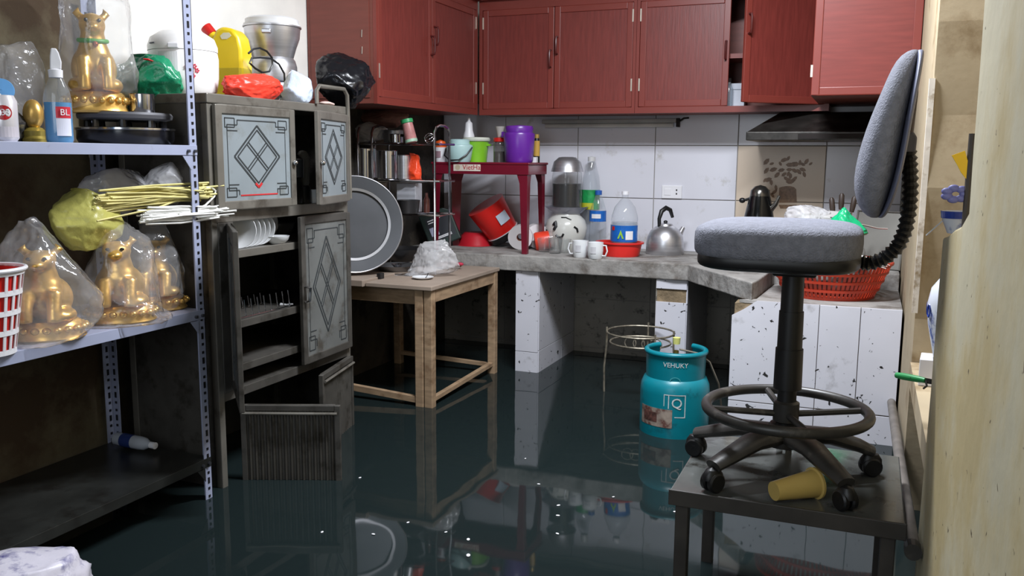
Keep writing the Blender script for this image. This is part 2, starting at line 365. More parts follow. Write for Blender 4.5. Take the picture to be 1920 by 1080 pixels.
# cooker block with a broken top corner
X0, X1, Y0 = -.552, .168, 4.085
blk = thing('tiled_counter_base', 'low white tiled counter base speckled with mud behind the swivel chair', 'counter', ((X0+X1)/2, 4.6, 0))
cx, cy = (X0+X1)/2, 4.6
obj('core', MB().box(X0-cx+.01, X1-cx, Y0+.01-cy, YB-.012-cy, 0, .792), m_mortar, blk)
mb = MB()
for xa, xb, za, zb in ((X0, -.172, 0, .33), (-.169, X1, 0, .33), (-.169, .0, .333, .81), (.003, X1, .333, .81)):
    obj('tile', MB().box(xa-cx, xb-cx, Y0-cy, Y0+.0095-cy, za+.001, zb-.001), m_tile_dirty, blk, bevel=.0012)
obj('broken_tile', MB().prism([(X0-cx, .334), (-.172-cx, .334), (-.172-cx, .809), (X0+.11-cx, .809), (X0+.05-cx, .765), (X0-cx, .735)], Y0-cy, Y0+.0095-cy, axis='y'), m_tile_dirty, blk, label='tile with broken top corner')
for ya, yb in ((Y0+.01, 4.6), (4.603, YB-.014)):
    for za, zb in ((0, .33), (.333, .73)):
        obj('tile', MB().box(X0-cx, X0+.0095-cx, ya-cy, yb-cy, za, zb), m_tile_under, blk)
o = obj('top_slab', MB().prism([(X0+.03-cx, Y0+.01-cy), (X1-cx, Y0+.01-cy), (X1-cx, 4.73-cy), (X0+.13-cx, 4.69-cy), (X0+.10-cx, 4.15-cy), (X0+.03-cx, 4.10-cy)], .7955, .8085), m_conc, blk)

# ---------------------------------------------------------------- red lacquered wall cabinets
m_red = mat('red_lacquered_wood', S(114, 47, 41), .38, var=.14, vscale=5, stretch=(14, 14, 1.2), bump=.05, bscale=9)
m_redh = mat('red_lacquered_wood_cross_grain', S(116, 48, 42), .38, var=.10, vscale=5, stretch=(1.2, 14, 14))
m_redf = mat('red_lacquered_frame', S(120, 51, 43), .36, var=.06, vscale=4)
m_side = mat('brown_red_side_panel', S(116, 58, 48), .45, var=.08, vscale=5, stretch=(1, 1, 10))
m_hand = mat('dark_red_handle', S(80, 26, 24), .35, var=.05)
m_dark = mat('dark_interior', S(26, 18, 16), .8)
m_hinge = mat('pale_hinge', S(205, 196, 182), .35, .6)
def red_door(root, x, wd, z0, z1, swing=0, hinge='l', handle=None, hz=None, m=m_red, hinges=True):
    """panelled door in the cabinet front (local XZ, front to -Y); hinge side is its local origin"""
    sg = 1 if hinge == 'l' else -1; h = z1-z0; t = .02; fw = .036
    mb = MB(); a, b2 = (0, wd) if sg > 0 else (-wd, 0)
    for q in ((a, a+fw, 0, h), (b2-fw, b2, 0, h), (a+fw, b2-fw, 0, fw), (a+fw, b2-fw, h-fw, h)): mb.box(q[0], q[1], -t, 0, q[2], q[3])
    d = obj('door', mb, m_redf, root, (x if sg > 0 else x+wd, 0, z0), (0, 0, swing), bevel=.003)
    obj('panel', MB().box(a+fw-.002, b2-fw+.002, -t+.006, -.002, fw-.002, h-fw+.002), m, d)
    hx = (b2-.018) if sg > 0 else (a+.018)
    if handle is None or handle:
        zc = (hz if hz is not None else 0)-z0
        hb = MB(); hb.tube([(hx, -t, zc-.05), (hx, -t-.022, zc-.046), (hx, -t-.026, zc-.03), (hx, -t-.026, zc+.03), (hx, -t-.022, zc+.046), (hx, -t, zc+.05)], .006, 8)
        obj('handle', hb, m_hand, d, smooth=True)
    if hinges:
        ex = (a+.002) if sg > 0 else (b2-.002)
        for zz in (.09, h-.11): obj('hinge', MB().box(ex-.004, ex+.004, -t-.003, -t+.004, zz, zz+.07), m_hinge, d)
    return d
CZ0, CZ1 = 1.709, 2.42
def carcass(root, wd, dp, z0, z1, open_front=True, m=m_side):
    obj('body', MB().box(0, .018, 0.001, dp, z0, z1).box(wd-.018, wd, 0.001, dp, z0, z1).box(.018, wd-.018, 0.001, dp, z0, z0+.018).box(.018, wd-.018, 0.001, dp, z1-.018, z1).box(.018, wd-.018, dp-.01, dp, z0+.018, z1-.018), m, root)
# left run on the left wall, doors facing the room
c1 = thing('wall_cabinet', 'red lacquered wall cabinet on the left wall, above the dish rack', 'cabinet', (-2.294, 3.832, 0), PI/2, 'red wall cabinets')
carcass(c1, 1.215, .38, CZ0+.002, CZ1)
obj('face_frame', MB().box(0, 1.20, -.0195, 0, CZ0, CZ0+.034).box(0, 1.20, -.0195, 0, 2.335, CZ1).box(0, .018, -.0195, 0, CZ0+.034, 2.335).box(1.182, 1.2, -.0195, 0, CZ0+.034, 2.335), m_redf, c1)
red_door(c1, .02, .575, CZ0+.036, 2.333, 0, 'l', True, 2.055)
red_door(c1, .600, .578, CZ0+.036, 2.333, 0, 'r', True, 2.11)
obj('side_panel', MB().box(-.004, 0, .02, .36, CZ0+.03, CZ1-.02), m_side, c1)
for zz in (1.95, 2.03): obj('nail', MB().tube([(-.0065, .06, zz), (-.0065, .058, zz+.035)], .0022, 5), m_hinge, c1)
# back run
def back_unit(x0, x1, label):
    return thing('wall_cabinet', label, 'cabinet', (x0, 5.07, 0), 0, 'red wall cabinets')
c2 = back_unit(-2.272, -1.285, 'red wall cabinet with two closed doors in the corner above the plastic table')
carcass(c2, .985, .295, CZ0+.002, CZ1)
obj('face_frame', MB().box(.0, .985, -.0195, 0, CZ0, CZ0+.034).box(.0, .985, -.0195, 0, 2.335, CZ1).box(0, .022, -.0195, 0, CZ0+.034, 2.335).box(.967, .985, -.0195, 0, CZ0+.034, 2.335), m_redf, c2)
red_door(c2, .025, .46, CZ0+.036, 2.333, 0, 'l', True, 2.035)
red_door(c2, .489, .476, CZ0+.036, 2.333, 0, 'r', True, 2.11)
c3 = back_unit(-1.285, -.22, 'red wall cabinet with its right door hanging open beside the range hood')
carcass(c3, 1.06, .295, CZ0+.002, CZ1)
obj('face_frame', MB().box(0, 1.06, -.0195, 0, CZ0, CZ0+.034).box(0, 1.06, -.0195, 0, 2.335, CZ1).box(0, .018, -.0195, 0, CZ0+.034, 2.335).box(1.03, 1.06, -.0195, 0, CZ0+.034, 2.335), m_redf, c3)
obj('shelf', MB().box(.02, 1.04, .02, .28, 2.005, 2.03), m_redf, c3)
red_door(c3, .02, .505, CZ0+.036, 2.333, 0, 'l', True, 2.045)
red_door(c3, .53, .50, CZ0+.036, 2.333, math.radians(38), 'r', True, 2.14)
obj('cornice', MB().box(-.01, .985, -.05, -.02, 2.39, 2.42), m_redf, c2); obj('cornice', MB().box(0, 1.06, -.05, -.02, 2.39, 2.42), m_redf, c3)
obj('cornice', MB().box(0, 1.19, -.05, -.02, 2.39, 2.42), m_redf, c1)
# things on the floor of the open cabinet
p = gx(1365, 5.15, CZ0+.02); k = mpp(p)
t = thing('clear_bottle', 'small clear bottle standing inside the open red wall cabinet', 'bottle', p)
obj('bottle_body', MB().lathe([(.002, 0), (8*k, 0), (8*k, 38*k), (4*k, 46*k), (3.5*k, 52*k)], 16), film('clear_plastic', S(215, 225, 235), .25), t, smooth=True)
obj('cap', MB().lathe([(4*k, 50*k), (4*k, 57*k), (.001, 57*k)], 12), m_dark, t)
p = gx(1383, 5.22, CZ0+.02); k = mpp(p)
t = thing('white_carton', 'grey white carton inside the open red wall cabinet', 'carton', p)
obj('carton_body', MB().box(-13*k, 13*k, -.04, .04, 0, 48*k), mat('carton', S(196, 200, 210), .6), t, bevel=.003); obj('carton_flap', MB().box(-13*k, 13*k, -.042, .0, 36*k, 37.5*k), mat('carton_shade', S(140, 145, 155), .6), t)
# deep cabinet over the hood
hc = thing('wall_cabinet', 'deep red cabinet over the range hood, nearest to the cream wall', 'cabinet', (-.279, 4.40, 0), 0, 'red wall cabinets')
carcass(hc, .455, .96, 1.747, 2.42, m=m_side)
red_door(hc, .001, .453, 1.747, 2.42, 0, 'l', False, m=m_redh, hinges=False)
obj('hinge', MB().box(-.006, .004, -.02, .01, 1.83, 1.885), m_hinge, hc)
# range hood
m_hood = mat('sooty_steel', S(62, 59, 56), .4, .6, var=.25, vscale=10, dirt=S(30, 28, 26), dscale=6, damt=.45)
h = thing('range_hood', 'sooty dark steel range hood under the red cabinets', 'range hood', (-.26, 5.36, 1.55))
hb = MB(); a = [(-.36, 0), (.40, 0), (.40, -.50), (-.36, -.50)]; b_ = [(-.22, 0), (.36, 0), (.36, -.26), (-.22, -.26)]
hb.add([(x, y, .045) for x, y in a]+[(x, y, .155) for x, y in b_], [(0, 1, 2, 3), (7, 6, 5, 4)]+[(i, 4+i, 4+(i+1) % 4, (i+1) % 4) for i in range(4)])
obj('canopy', hb, m_hood, h)
obj('lip', MB().box(-.365, .405, -.505, 0, .0, .045), m_hood, h, bevel=.004)
obj('control_strip', MB().box(-.1, .25, -.512, -.505, .008, .034), m_dark, h)
# batten lamp (unlit) under the cabinets and wall socket
p = ony(1145, 230, YB-.008); 
t = thing('lamp_batten', 'unlit grey tube lamp batten under the red wall cabinets', 'lamp', (p.x, YB-.009, p.z))
obj('batten', MB().box(-.44, .42, -.05, 0, -.004, .02), mat('grey_enamel', S(150, 150, 146), .5), t, bevel=.004)
obj('tube', MB().tube([(-.42, -.03, -.018), (.40, -.03, -.018)], .013, 10), mat('tube_glass', S(190, 188, 182), .3), t, smooth=True)
obj('end_cap', MB().box(.42, .435, -.05, 0, -.03, .022), m_dark, t); obj('bracket', MB().tube([(.435, -.02, .005), (.46, -.02, .022), (.49, -.02, .024)], .006, 6), m_dark, t)
p = ony(1260, 360, YB-.008)
t = thing('wall_socket', 'white double wall socket on the back wall tiles above the kettle', 'socket', (p.x, YB-.0072, p.z))
m_wpl = mat('white_plastic', S(226, 226, 230), .35, var=.03)
obj('plate', MB().box(-.062, .062, -.012, 0, -.04, .04), m_wpl, t, bevel=.004)
obj('switch', MB().box(-.045, -.005, -.015, -.011, -.02, .02), m_wpl, t, bevel=.002)
for dz in (-.01, .012): obj('slot', MB().box(.026, .034, -.0128, -.011, dz-.005, dz+.005), m_dark, t)

# ---------------------------------------------------------------- common object materials
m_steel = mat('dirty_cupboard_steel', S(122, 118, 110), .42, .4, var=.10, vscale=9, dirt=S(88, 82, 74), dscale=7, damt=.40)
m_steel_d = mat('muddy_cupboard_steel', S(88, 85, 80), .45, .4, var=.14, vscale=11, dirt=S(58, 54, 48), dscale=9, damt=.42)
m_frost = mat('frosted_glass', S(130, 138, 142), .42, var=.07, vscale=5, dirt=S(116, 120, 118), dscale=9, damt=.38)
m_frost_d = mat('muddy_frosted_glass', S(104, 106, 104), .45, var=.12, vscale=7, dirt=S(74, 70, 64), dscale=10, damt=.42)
m_line = mat('dark_etch_line', S(52, 56, 58), .5)
m_chrome = mat('chrome', S(205, 205, 208), .16, 1, var=.05)
m_alu = mat('brushed_aluminium', S(200, 200, 204), .34, .85, var=.1, vscale=4, stretch=(1, 1, 18))
m_alu_d = mat('dull_aluminium', S(140, 140, 142), .38, .85, var=.16, vscale=8)
m_black = mat('black_plastic', S(22, 22, 24), .4, var=.1)
m_blackbag = mat('black_bin_bag', S(16, 17, 22), .22, var=.1, bump=.3, bscale=25)
m_whitep = m_wpl
m_redp = mat('red_plastic', S(200, 32, 26), .35, var=.06)
m_redbag = mat('red_bag_film', S(236, 66, 48), .35, var=.1, bump=.3, bscale=30)
m_clear = film('clear_bag_film', S(250, 250, 252), .12, .14, bump=.7, bscale=20)
m_clear2 = film('hazy_bag_film', S(246, 246, 250), .46, .16, bump=.6, bscale=24)
m_pet = film('clear_bottle_plastic', S(238, 242, 246), .10, .06)
m_glass = film('thin_glass', S(236, 238, 238), .04, .04, ior=1.4)
m_water = film('bottled_water', S(190, 202, 214), .30, .05, ior=1.33)
m_gold = mat('gold_paint', S(226, 182, 100), .33, .7, var=.1, vscale=14, bump=.06)

# ---------------------------------------------------------------- steel kitchen cupboard on the left wall
CW, CD, CTOP = .90, .43, 1.67
cup = thing('steel_cupboard', 'dirty grey steel kitchen cupboard with frosted glass doors hanging open', 'cupboard', (-2.2, 2.53, 0), PI/2)
t = .03
for x in (0, CW-t):
    for y in (.0, CD-t): obj('corner_post', MB().box(x, x+t, y, y+t, 0, CTOP-.036), m_steel, cup, bevel=.003)
obj('top_panel', MB().box(-.004, CW+.004, -.006, CD, CTOP-.035, CTOP), m_steel, cup, bevel=.004)
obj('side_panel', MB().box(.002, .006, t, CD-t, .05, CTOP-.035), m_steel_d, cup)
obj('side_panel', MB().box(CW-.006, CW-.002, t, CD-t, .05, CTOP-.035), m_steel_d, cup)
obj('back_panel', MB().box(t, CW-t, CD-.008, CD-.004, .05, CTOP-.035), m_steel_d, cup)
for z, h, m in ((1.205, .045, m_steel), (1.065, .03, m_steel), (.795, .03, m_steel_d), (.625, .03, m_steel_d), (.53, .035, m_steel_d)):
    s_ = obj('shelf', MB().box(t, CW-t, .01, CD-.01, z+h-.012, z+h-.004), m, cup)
    obj('shelf_lip', MB().box(t, CW-t, .0, .014, z, z+h), m, s_, bevel=.002)
obj('stile', MB().box(.03, .115, -.002, .02, .56, 1.205), m_steel_d, cup, bevel=.004)
obj('stile', MB().box(.03, .05, -.002, .02, 1.25, 1.63), m_steel, cup)
def etch(d, x0, x1, z0, z1, y, m, full=True, red=False):
    """line pattern on a glass pane: two corner knots per end, nested diamond and lattice"""
    mb = MB(); wd, h = x1-x0, z1-z0; L = .006
    def seg(a, b, lw=L):
        p = (x0+a[0]*wd, y, z0+a[1]*h); q = (x0+b[0]*wd, y, z0+b[1]*h); mb.beam(p, q, .0012, lw)
    c, tpp, bt = .5, .93, .10; l_, r_ = .12, .88; mid = (tpp+bt)/2
    D = lambda s: [(c, mid+(tpp-mid)*s), (c+(r_-c)*s, mid), (c, mid-(mid-bt)*s), (c-(c-l_)*s, mid)]
    for s in (.93, .80):
        q = D(s)
        for i in range(4): seg(q[i], q[(i+1) % 4], L*1.2 if s > .9 else L*.9)
    q = D(.80)
    for s in (.46, .54):
        seg(tuple(q[0][k]*(1-s)+q[3][k]*s for k in (0, 1)), tuple(q[1][k]*(1-s)+q[2][k]*s for k in (0, 1)), L*.8)
        seg(tuple(q[0][k]*(1-s)+q[1][k]*s for k in (0, 1)), tuple(q[3][k]*(1-s)+q[2][k]*s for k in (0, 1)), L*.8)
    for sx in (0, 1):
        for sz in (0, 1):
            f = lambda u, v: (u if not sx else 1-u, v if sz == 0 else 1-v)
            for a, b in (((.02, .02), (.16, .02)), ((.16, .02), (.16, .13)), ((.16, .13), (.02, .13)), ((.02, .13), (.02, .02)), ((.20, .04), (.20, .10)), ((.20, .10), (.05, .10)), ((.05, .10), (.05, .17)), ((.05, .17), (.20, .17))):
                seg(f(*a), f(*b), L*.7)
    seg((.2, .96), (.8, .96), L*.7); seg((.05, .17), (.05, .83), L*.5); seg((.95, .17), (.95, .83), L*.5)
    o = obj('etched_pattern', mb, m, d)
    mb2 = MB()
    if red:
        p = (x0+.22*wd, y-.0005, z0+.035*h); q = (x0+.80*wd, y-.0005, z0+.035*h); mb2.beam(p, q, .0012, L*.8)
        e = D(.93)[2]; mb2.beam((x0+(e[0]-.05)*wd, y-.001, z0+(e[1]+.05)*h), (x0+e[0]*wd, y-.001, z0+e[1]*h), .0012, L*1.6); mb2.beam((x0+(e[0]+.05)*wd, y-.001, z0+(e[1]+.05)*h), (x0+e[0]*wd, y-.001, z0+e[1]*h), .0012, L*1.6)
        obj('red_line', mb2, mat('red_line', S(190, 40, 44), .5), d, label='red stretch of the etched line')
def glass_door(x, wd, z0, z1, hinge, ang, mf, mg, knob=True, red=False, fw=.032):
    sg = 1 if hinge == 'l' else -1; a, b = (0, wd) if sg > 0 else (-wd, 0); h = z1-z0; tt = .018
    mb = MB()
    for q in ((a, a+fw, 0, h), (b-fw, b, 0, h), (a+fw, b-fw, 0, fw), (a+fw, b-fw, h-fw, h)): mb.box(q[0], q[1], -tt, 0, q[2], q[3])
    d = obj('door', mb, mf, cup, (x, -.003, z0), (0, 0, ang), bevel=.003)
    obj('pane', MB().box(a+fw-.002, b-fw+.002, -.012, -.006, fw-.002, h-fw+.002), mg, d)
    etch(d, a+fw+.01, b-fw-.01, fw+.008, h-fw-.008, -.0127, m_line, red=red)
    if knob:
        kx = b-.016 if sg > 0 else a+.016
        obj('knob', MB().ball((kx, -tt-.010, h*.45), (.011, .011, .011), 12, 8), m_chrome, d, smooth=2)
    return d
R_ = math.radians
glass_door(.02, .44, 1.252, 1.632, 'l', R_(-3), m_steel, m_frost, red=True)
glass_door(.885, .40, 1.252, 1.632, 'r', R_(15), m_steel, m_frost)
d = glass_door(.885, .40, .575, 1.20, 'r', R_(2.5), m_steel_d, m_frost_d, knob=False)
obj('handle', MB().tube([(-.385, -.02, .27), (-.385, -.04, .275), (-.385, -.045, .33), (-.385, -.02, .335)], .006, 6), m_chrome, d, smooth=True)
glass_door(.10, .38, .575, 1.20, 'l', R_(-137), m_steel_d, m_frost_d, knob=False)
# lower doors: ribbed sheet
def ribbed_door(x, wd, z0, z1, hinge, ang):
    sg = 1 if hinge == 'l' else -1; a, b = (0, wd) if sg > 0 else (-wd, 0); h = z1-z0
    mb = MB(); fw = .022
    for q in ((a, a+fw, 0, h), (b-fw, b, 0, h), (a+fw, b-fw, 0, fw), (a+fw, b-fw, h-fw, h)): mb.box(q[0], q[1], -.016, .004, q[2], q[3])
    d = obj('door', mb, m_steel_d, cup, (x, -.003, z0), (0, 0, ang), bevel=.002)
    obj('sheet', MB().box(a+fw-.002, b-fw+.002, -.006, -.002, fw-.002, h-fw+.002), m_steel_d, d)
    n = 15; p = (wd-2*fw)/n
    for i in range(n):
        x0 = a+fw+p*i; obj('rib', MB().prism([(x0+p*.12, -.006), (x0+p*.5, -.015), (x0+p*.88, -.006)], fw, h-fw, axis='z'), m_steel_d, d)
    obj('rail', MB().tube([(a+.01, -.022, h-.03), (b-.01, -.022, h-.03)], .006, 6), m_steel, d)
    return d
ribbed_door(.115, .385, .06, .50, 'l', R_(-68))
ribbed_door(.888, .385, .06, .53, 'r', R_(13))
# bent tube rail standing on the top, right end
rl = MB(); rl.tube([(.66, -.012, CTOP+.0), (.66, -.012, CTOP+.055), (.68, -.012, CTOP+.075), (.87, -.012, CTOP+.075), (.895, -.012, CTOP+.05), (.9, -.012, CTOP-.06), (.9, -.014, 1.26)], .009, 8)
obj('tube_rail', rl, m_steel, cup, smooth=True)

# ---- things inside the cupboard
m_plate = mat('white_china', S(226, 228, 230), .22, var=.03)
def plate_mb(r, h=.018): return MB().lathe([(.001, 0), (r*.55, 0), (r*.62, .003), (r, h), (r*.985, h+.003), (r*.6, .007), (.001, .006)], 32)
pz = 1.0955-.004
for i in range(5):
    p = gy(447+i*11, -2.27, pz+.07)
    o = obj('dinner_plate', plate_mb(.072, .016), m_plate, None, (p.x-.005*i, p.y, pz+.072), (R_(90), 0, R_(28)), smooth=True)
    tag(o, ['white china plate at the left end of the plate row in the steel cupboard', 'second white plate from the left in the steel cupboard row', 'middle white plate of the row in the steel cupboard', 'fourth white plate from the left in the steel cupboard row', 'white plate at the right end of the row in the steel cupboard'][i], 'plate', 'plates stood in the cupboard')
p = gy(525, -2.38, pz)
o = obj('glass_bowl', MB().lathe([(.001, 0), (.03, 0), (.062, .05), (.066, .07), (.063, .07), (.058, .05), (.027, .005), (.001, .005)], 28), m_glass, None, p, smooth=True); tag(o, 'glass bowl behind the plate row in the steel cupboard', 'bowl')
p = gy(520, -2.24, pz)
o = obj('white_bowl', MB().lathe([(.001, 0), (.025, 0), (.045, .018), (.05, .034), (.047, .034), (.04, .018), (.02, .004), (.001, .004)], 28), m_plate, None, p, smooth=True); tag(o, 'small white china bowl at the shelf edge right of the plate row', 'bowl')
p = gy(490, -2.40, pz)
o = obj('cloudy_plastic_bag', crumple((.17, .14, .15), 21, sub=4, flat=.05), m_clear2, None, p, smooth=2); tag(o, 'cloudy plastic bag at the back of the plate shelf', 'bag')
# wire plate stand
pz2 = .821
st = thing('wire_plate_stand', 'chrome wire plate stand on the cupboard shelf under the plates', 'plate stand', (-2.29, 2.86, pz2))
obj('base_frame', MB().tube([(-.09, -.17, .004), (.06, -.17, .004), (.06, .17, .004), (-.09, .17, .004)], .003, 6, closed=True), m_chrome, st)
for i in range(9):
    y = -.16+i*.04; obj('wire', MB().tube([(.058, y, .004), (.064, y-.012, .03), (.066, y-.022, .075)], .0024, 6), m_chrome, st, smooth=True)
    obj('wire', MB().tube([(-.088, y, .004), (-.09, y-.006, .05)], .0022, 6), m_chrome, st, smooth=True)
p = gy(538, -2.25, pz2); o = obj('enamel_spoon', MB().tube([(-.03, 0, .004), (0, 0, .006), (.03, 0, .012)], [.009, .004, .003], 8), m_plate, None, p); tag(o, 'short white spoon lying right of the wire plate stand', 'spoon')
# upper compartment
uz = 1.246-.0
p = gy(549, -2.265, uz); k = mpp(p)
t = thing('steel_flask', 'shiny steel flask in the dark upper compartment of the cupboard', 'flask', p)
obj('flask_body', MB().lathe([(.001, 0), (.042, 0), (.044, .09), (.03, .11)], 24), m_black, t, smooth=True)
obj('flask_cover', MB().lathe([(.03, .11), (.05, .115), (.052, .19), (.03, .21), (.001, .212)], 24), m_chrome, t, smooth=True)
p = gy(570, -2.255, uz); t = thing('grinder_jar', 'tall grey grinder jar with dark base beside the steel flask', 'jar', p)
obj('jar_base', MB().lathe([(.001, 0), (.03, 0), (.03, .07), (.022, .08)], 20), m_black, t, smooth=True)
obj('jar_body', MB().lathe([(.022, .08), (.026, .09), (.03, .2), (.015, .225), (.001, .228)], 20), mat('grey_plastic', S(108, 104, 96), .4), t, smooth=True)
p = gy(586, -2.25, uz); o = obj('white_cup', MB().lathe([(.001, 0), (.022, 0), (.028, .06), (.026, .06), (.02, .004), (.001, .004)], 20), m_plate, None, p, smooth=True); tag(o, 'white cup behind the half open upper right cupboard door', 'cup')

# ---------------------------------------------------------------- on top of the cupboard
TZ = CTOP
p = gy(347, -2.44, TZ); k = mpp(p)
t = thing('rice_cooker', 'white rice cooker with pink flower print on top of the steel cupboard', 'rice cooker', p, R_(28))
mrc = mat('rice_cooker_white', S(238, 236, 234), .3, var=.02)
rcs = .052
obj('cooker_body', MB().lathe([(.001, .006), (.105, .006), (.118, .02), (.126, .07), (.128, .14), (.124, .165)], 36), mrc, t, smooth=True)
obj('cooker_lid', MB().lathe([(.126, .166), (.126, .185), (.115, .215), (.08, .238), (.03, .246), (.001, .247)], 36), mrc, t, smooth=True)
obj('foot_ring', MB().lathe([(.095, 0), (.1, 0), (.1, .008), (.095, .008)], 28), m_whitep, t)
obj('control_panel', patch(.126, -.45, .1, .045, .155, 8, .008), mat('panel_white', S(222, 220, 222), .3), t)
obj('brand_strip', patch(.127, -.85, -.62, .185, .19, 4, .002), mat('grey_ink', S(90, 90, 100), .5), t)
obj('latch', MB().box(-.02, .02, -.14, -.12, .165, .185), m_whitep, t, bevel=.004)
fl = MB(); rf = random.Random(4)
for (a, z) in ((.33, .10), (.45, .085), (.55, .105), (.42, .12), (.62, .09), (.5, .07)):
    for q in range(5):
        b = 2*PI*q/5; aa = a+.045*math.cos(b); zz = z+.006*math.sin(b)
        fl.ball((.1285*math.sin(aa), -.1285*math.cos(aa), zz), .0035, 6, 4)
obj('flower_print', fl, mat('pink_ink', S(226, 84, 104), .5), t)
# yellow oil jug
p = gy(436, -2.47, TZ); k = mpp(p)
t = thing('oil_jug', 'yellow plastic oil jug with red cap on top of the cupboard', 'jug', p, R_(15))
mye = mat('yellow_plastic', S(226, 196, 28), .35, var=.05)
pr = [(-.055, 0), (.055, 0), (.058, .01), (.058, .16), (.05, .2), (.03, .225), (-.008, .232), (-.03, .222), (-.045, .195), (-.058, .155), (-.058, .01)]
hole = [(.012, .196), (.028, .206), (.02, .216), (0, .216), (-.012, .206), (-.006, .196)]
obj('jug_body', MB().prism(pr, -.045, .045, axis='y'), mye, t, bevel=.012, smooth=True)
obj('handle_hole', MB().prism([(x-.002, z-.004) for x, z in hole], -.0462, .0462, axis='y'), mat('pale_hole', S(224, 220, 190), .6), t, label='pale opening of the grip')
obj('neck', MB().tube([(-.048, 0, .192), (-.068, 0, .216)], .015, 14), mye, t, smooth=True)
obj('cap', MB().tube([(-.064, 0, .212), (-.084, 0, .236)], .019, 14), m_redp, t, smooth=True)
obj('oil_level', MB().box(-.0585, .0585, -.0455, .0455, .006, .115), mat('oil_dark_yellow', S(190, 168, 30), .35), t, bevel=.012, label='darker oil filling the lower half')  # deeper yellow where oil fills the jug
t.scale = (1.22, 1.22, 1.28)
# steamer pot stack
p = gy(515, -2.44, TZ); k = mpp(p)
t = thing('steamer_pot', 'tall stacked aluminium steamer pot with flared top on the cupboard', 'pot', p, R_(30))
obj('base_pot', MB().lathe([(.001, 0), (.078, 0), (.088, .012), (.09, .09), (.086, .1)], 40), mat('bluish_aluminium', S(182, 190, 204), .3, .6), t, smooth=True)
obj('lower_pot', MB().lathe([(.084, .097), (.1, .099), (.102, .108), (.101, .165), (.094, .19), (.086, .2)], 40), m_alu, t, smooth=True)
obj('steamer_bowl', MB().lathe([(.08, .197), (.086, .2), (.1, .245), (.115, .285), (.119, .325), (.124, .328), (.124, .333), (.116, .333)], 40), m_alu, t, smooth=True)
obj('lid', MB().lathe([(.12, .334), (.12, .342), (.113, .344), (.113, .36), (.1, .368), (.001, .378)], 40), mat('white_enamel', S(206, 206, 206), .4), t, smooth=True)
obj('ear_handle', MB().box(-.03, .01, -.134, -.112, .29, .308), m_alu, t, bevel=.004)
# its cable
q0 = gy(475, -2.30, TZ+.006); k = mpp(q0)
def cupx(px, py, X=-2.31): return onx(px, py, X)
cab = [cupx(*a) for a in ((466, 100), (475, 92), (487, 90), (500, 96), (510, 108), (511, 122), (505, 134), (492, 136), (478, 128), (468, 118), (472, 109), (488, 108), (508, 110), (523, 120), (533, 138), (534, 158), (530, 172), (522, 181))]
cab[-1].z = TZ+.006
o = obj('power_cable', MB().tube(cab, .0042, 6), m_black, smooth=True); tag(o, 'black power cable looped in front of the steamer pot', 'cable')
# bags on the cupboard
p = gy(475, -2.255, TZ); k = mpp(p)
o = obj('red_plastic_bag', crumple((.30, .13, .10), 5, sub=5, flat=.12, amp=.06), m_redbag, None, p, (0, 0, R_(70)), smooth=2); tag(o, 'crumpled bright red plastic bag lying on top of the cupboard', 'bag')
p = gy(556, -2.27, TZ)
o = obj('pale_blue_plastic_bag', crumple((.18, .15, .14), 8, prof=[.8, 1, .95, .85, .6, .15], sub=4, flat=.05), mat('pale_blue_bag', S(196, 208, 226), .3, var=.08, bump=.3), None, p, (0, 0, .5), smooth=2); tag(o, 'pale blue plastic bag beside the steamer pot on the cupboard', 'bag')
p = gy(631, -2.36, TZ)
o = obj('black_bin_bag', crumple((.31, .29, .26), 12, amp=.045, creases=34, hmin=.66, sub=5, flat=.06), m_blackbag, None, (-2.30, p.y-.02, TZ-.0), (0, 0, .6), smooth=2); tag(o, 'stuffed black bin bag at the right end of the cupboard top', 'bag')
p = gy(612, -2.235, TZ); o = obj('folded_cloth', crumple((.12, .05, .02), 4, sub=3, flat=.1), mat('pale_pink_cloth', S(206, 180, 172), .8), None, p, (0, 0, R_(90)), smooth=2); tag(o, 'pale pink cloth strip under the black bin bag', 'cloth')

# ---------------------------------------------------------------- slotted steel shelf rack in the left foreground
m_rack = mat('lavender_grey_enamel', S(156, 162, 186), .42, var=.05, dirt=S(120, 116, 120), dscale=9, damt=.33)
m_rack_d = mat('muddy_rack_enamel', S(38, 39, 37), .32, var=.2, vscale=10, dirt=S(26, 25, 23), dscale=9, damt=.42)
rk = thing('shelf_rack', 'slotted steel shelf rack with three shelves in the left foreground', 'shelf rack', (-2.18, 1.12, 0), PI/2)
RL, RD = 1.33, .465
def slot_mb(x, y, n0=.06, n1=1.97, step=.03, ax='y'):
    mb = MB(); z = n0; i = 0
    while z < n1:
        hh = .011 if i % 3 == 1 else .0045
        if ax == 'y': mb.box(x-.0045, x+.0045, y-.0012, y+.0006, z-hh, z+hh)
        else: mb.box(x-.0012, x+.0006, y-.0045, y+.0045, z-hh, z+hh)
        z += step; i += 1
    return mb
for x, sx in ((0, 1), (RL, -1)):
    for y, sy in ((0, 1), (RD, -1)):
        mb = MB(); mb.box(min(x, x+sx*.036), max(x, x+sx*.036), min(y, y+sy*.0025), max(y, y+sy*.0025), 0, 2.0)
        mb.box(min(x, x+sx*.0025), max(x, x+sx*.0025), min(y, y+sy*.036), max(y, y+sy*.036), 0, 2.0)
        po = obj('post', mb, m_rack, rk)
        obj('slots', slot_mb(x+sx*.018, y-.0008 if sy > 0 else y-.0034), m_black, po, kind='stuff')
        obj('slots', slot_mb(x+(-.0008 if sx > 0 else -.0034), y+sy*.02, ax='x'), m_black, po, kind='stuff')
